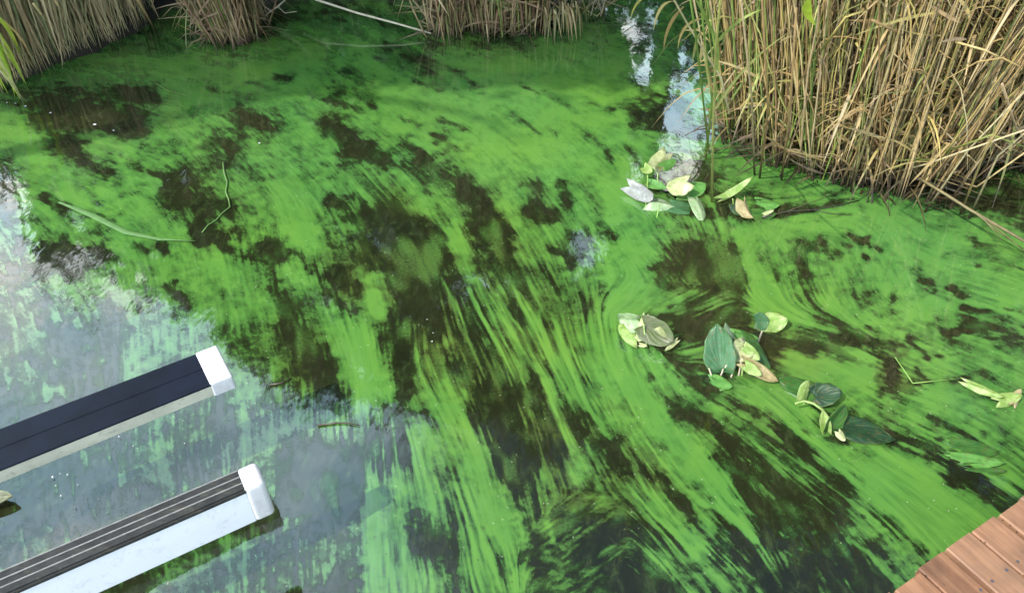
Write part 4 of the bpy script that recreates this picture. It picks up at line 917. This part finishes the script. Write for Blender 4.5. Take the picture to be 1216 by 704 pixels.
def bush(x, y, h, wd, label, seed, n=2600, size=.07, cut=True):
    root = thing('bush', label, 'bush', (x, y, 0), 'dark bushes behind the reeds'); r = random.Random(seed); so = Soup(); cen, rad = [], []
    for k in range(14):
        c_ = Vector((x+r.uniform(-wd, wd), y+r.uniform(-wd, wd)*.6, r.uniform(.15, h))); cen.append(tuple(c_)); rad.append(r.uniform(.3, .5)*wd)
        V, F = tube([Vector((x+r.gauss(0, .1), y, 0)), (Vector((x, y, 0))+c_)/2, c_], .012, .005, 5); so.add(V, F)
    link('branch', so.mesh('branch', M['bark']), root); leaves('foliage', cen, rad, n, size, 'bush', seed, cut, root)
for i, (x, y, h, wd, lb) in enumerate([(-5.9, 5.6, 2.3, 1.0, 'dark bush behind the upper left corner reeds'), (-4.5, 6.6, 2.6, 1.0, 'dark bush behind the drooping left reeds'), (-3.3, 7.6, 2.2, .9, 'dark bush between the drooping reeds and reddish clump'), (-2.0, 7.9, 2.4, .9, 'dark bush behind the reddish reed clump'),
        (-.6, 8.0, 2.4, .9, 'dark bush behind the gap left of top middle'), (.7, 8.0, 2.4, .9, 'dark bush behind the dry shrub'), (2.0, 8.1, 1.9, .9, 'dark bush behind the overhanging reed'), (-1.6, 7.45, 1.7, .6, 'small unseen bush added to cover a bright gap in the reflection'), (-2.1, 9.35, 2.6, 1.0, 'unseen third row bush added to cover a bright gap in the reflection'), (-1.3, 9.6, 3.4, 1.3, 'second row bush behind the top middle gap'), (-3.4, 9.8, 3.4, 1.3, 'second row bush behind the reddish clump'), (.4, 9.7, 3.2, 1.2, 'second row bush behind the dry shrub'), (3.2, 6.6, 2.6, 1.0, 'dark bush behind the right reed bed, left part'), (4.3, 5.6, 2.8, 1.1, 'dark bush behind the right reed bed, right part')]):
    bush(x, y, h, wd, lb, 80+i, 5200 if y > 9 else 2600, .11 if y > 9 else .07)  # the small and third row bushes are added to block mirrored sky
# unseen high crowned trees added left of the eye to shade the pond's far side
SHX, SHY = [-400, 0, 60, 180, 330, 500, 700, 860, 1000, 1300], [150, 128, 118, 122, 100, 92, 96, 104, 30, 20]
def shade_leaves(name, cen, rad, n, size, seed, parent):
    rr = np.random.default_rng(seed); C_ = []
    for c_, r_ in zip(cen, rad):
        v = rr.normal(size=(n//len(cen), 3)); v /= np.linalg.norm(v, axis=1)[:, None]; v *= (rr.random(len(v))**.45)[:, None]*r_; C_.append(v+np.array(c_))
    C_ = np.concatenate(C_); k = C_[:, 2]/tosun.z
    gx_, gy_ = C_[:, 0]-tosun.x*k, C_[:, 1]-tosun.y*k; px, py = proj(gx_, gy_, 0*gx_)
    C_ = C_[(gy_ > 2.2) & (py < np.interp(px, SHX, SHY)+rr.normal(0, 9, len(px))) & (C_[:, 2] > 3)]  # crown shaped so its shadow stays inside the wanted shade outline
    n = len(C_); a = rr.normal(size=(n, 3)); a /= np.linalg.norm(a, axis=1)[:, None]; b = rr.normal(size=(n, 3)); b -= a*(a*b).sum(1)[:, None]; b /= np.linalg.norm(b, axis=1)[:, None]
    s = size*(.6+.8*rr.random(n))[:, None]; a *= s; b *= s*.6
    tag(link(name, quads(name, np.stack([C_-a, C_-b, C_+a, C_+b], 1), M['crown'], rr.random(n)), parent), kind='stuff')
hx, hy = tosun.x/tosun.z, tosun.y/tosun.z
for i, (tx_, ty_, z, lb) in enumerate([(-3.6, 5.6, 8.5, 'unseen high crowned tree added to shade the far water, leftmost of four'), (-1.9, 5.7, 9.0, 'unseen high crowned tree added to shade the far water, second of four'), (-.2, 5.8, 9.6, 'unseen high crowned tree added to shade the far water, third of four'), (1.3, 5.9, 10.2, 'unseen high crowned tree added to shade the far water, nearest the deck')]):
    bx_, by_ = tx_+hx*z, ty_+hy*z; root = thing('tree', lb, 'tree', (bx_-1.2, by_, 0), 'unseen trees added to shade the far water'); r = random.Random(500+i)
    V, F = tube([Vector((bx_-1.2, by_, -.3)), Vector((bx_-1.1, by_, z*.5)), Vector((bx_, by_, z+1))], .15, .04, 8); link('trunk', mesh('trunk', V, F, M['bark']), root)
    cen, rad, so = [], [], Soup()
    for k in range(22):
        c_ = Vector((bx_+r.gauss(0, .8), by_+r.gauss(0, .8), z+r.uniform(-1.6, 1.8))); cen.append(tuple(c_)); rad.append(r.uniform(.6, .95))
        if k < 9: V, F = tube(bez(Vector((bx_-.6, by_, z*.72)), (Vector((bx_-.3, by_, z*.8))+c_)/2, c_, 4), .04, .012, 5); so.add(V, F)
    link('limb', so.mesh('limb', M['bark']), root); shade_leaves('crown', cen, rad, 9000, .11, 600+i, root)
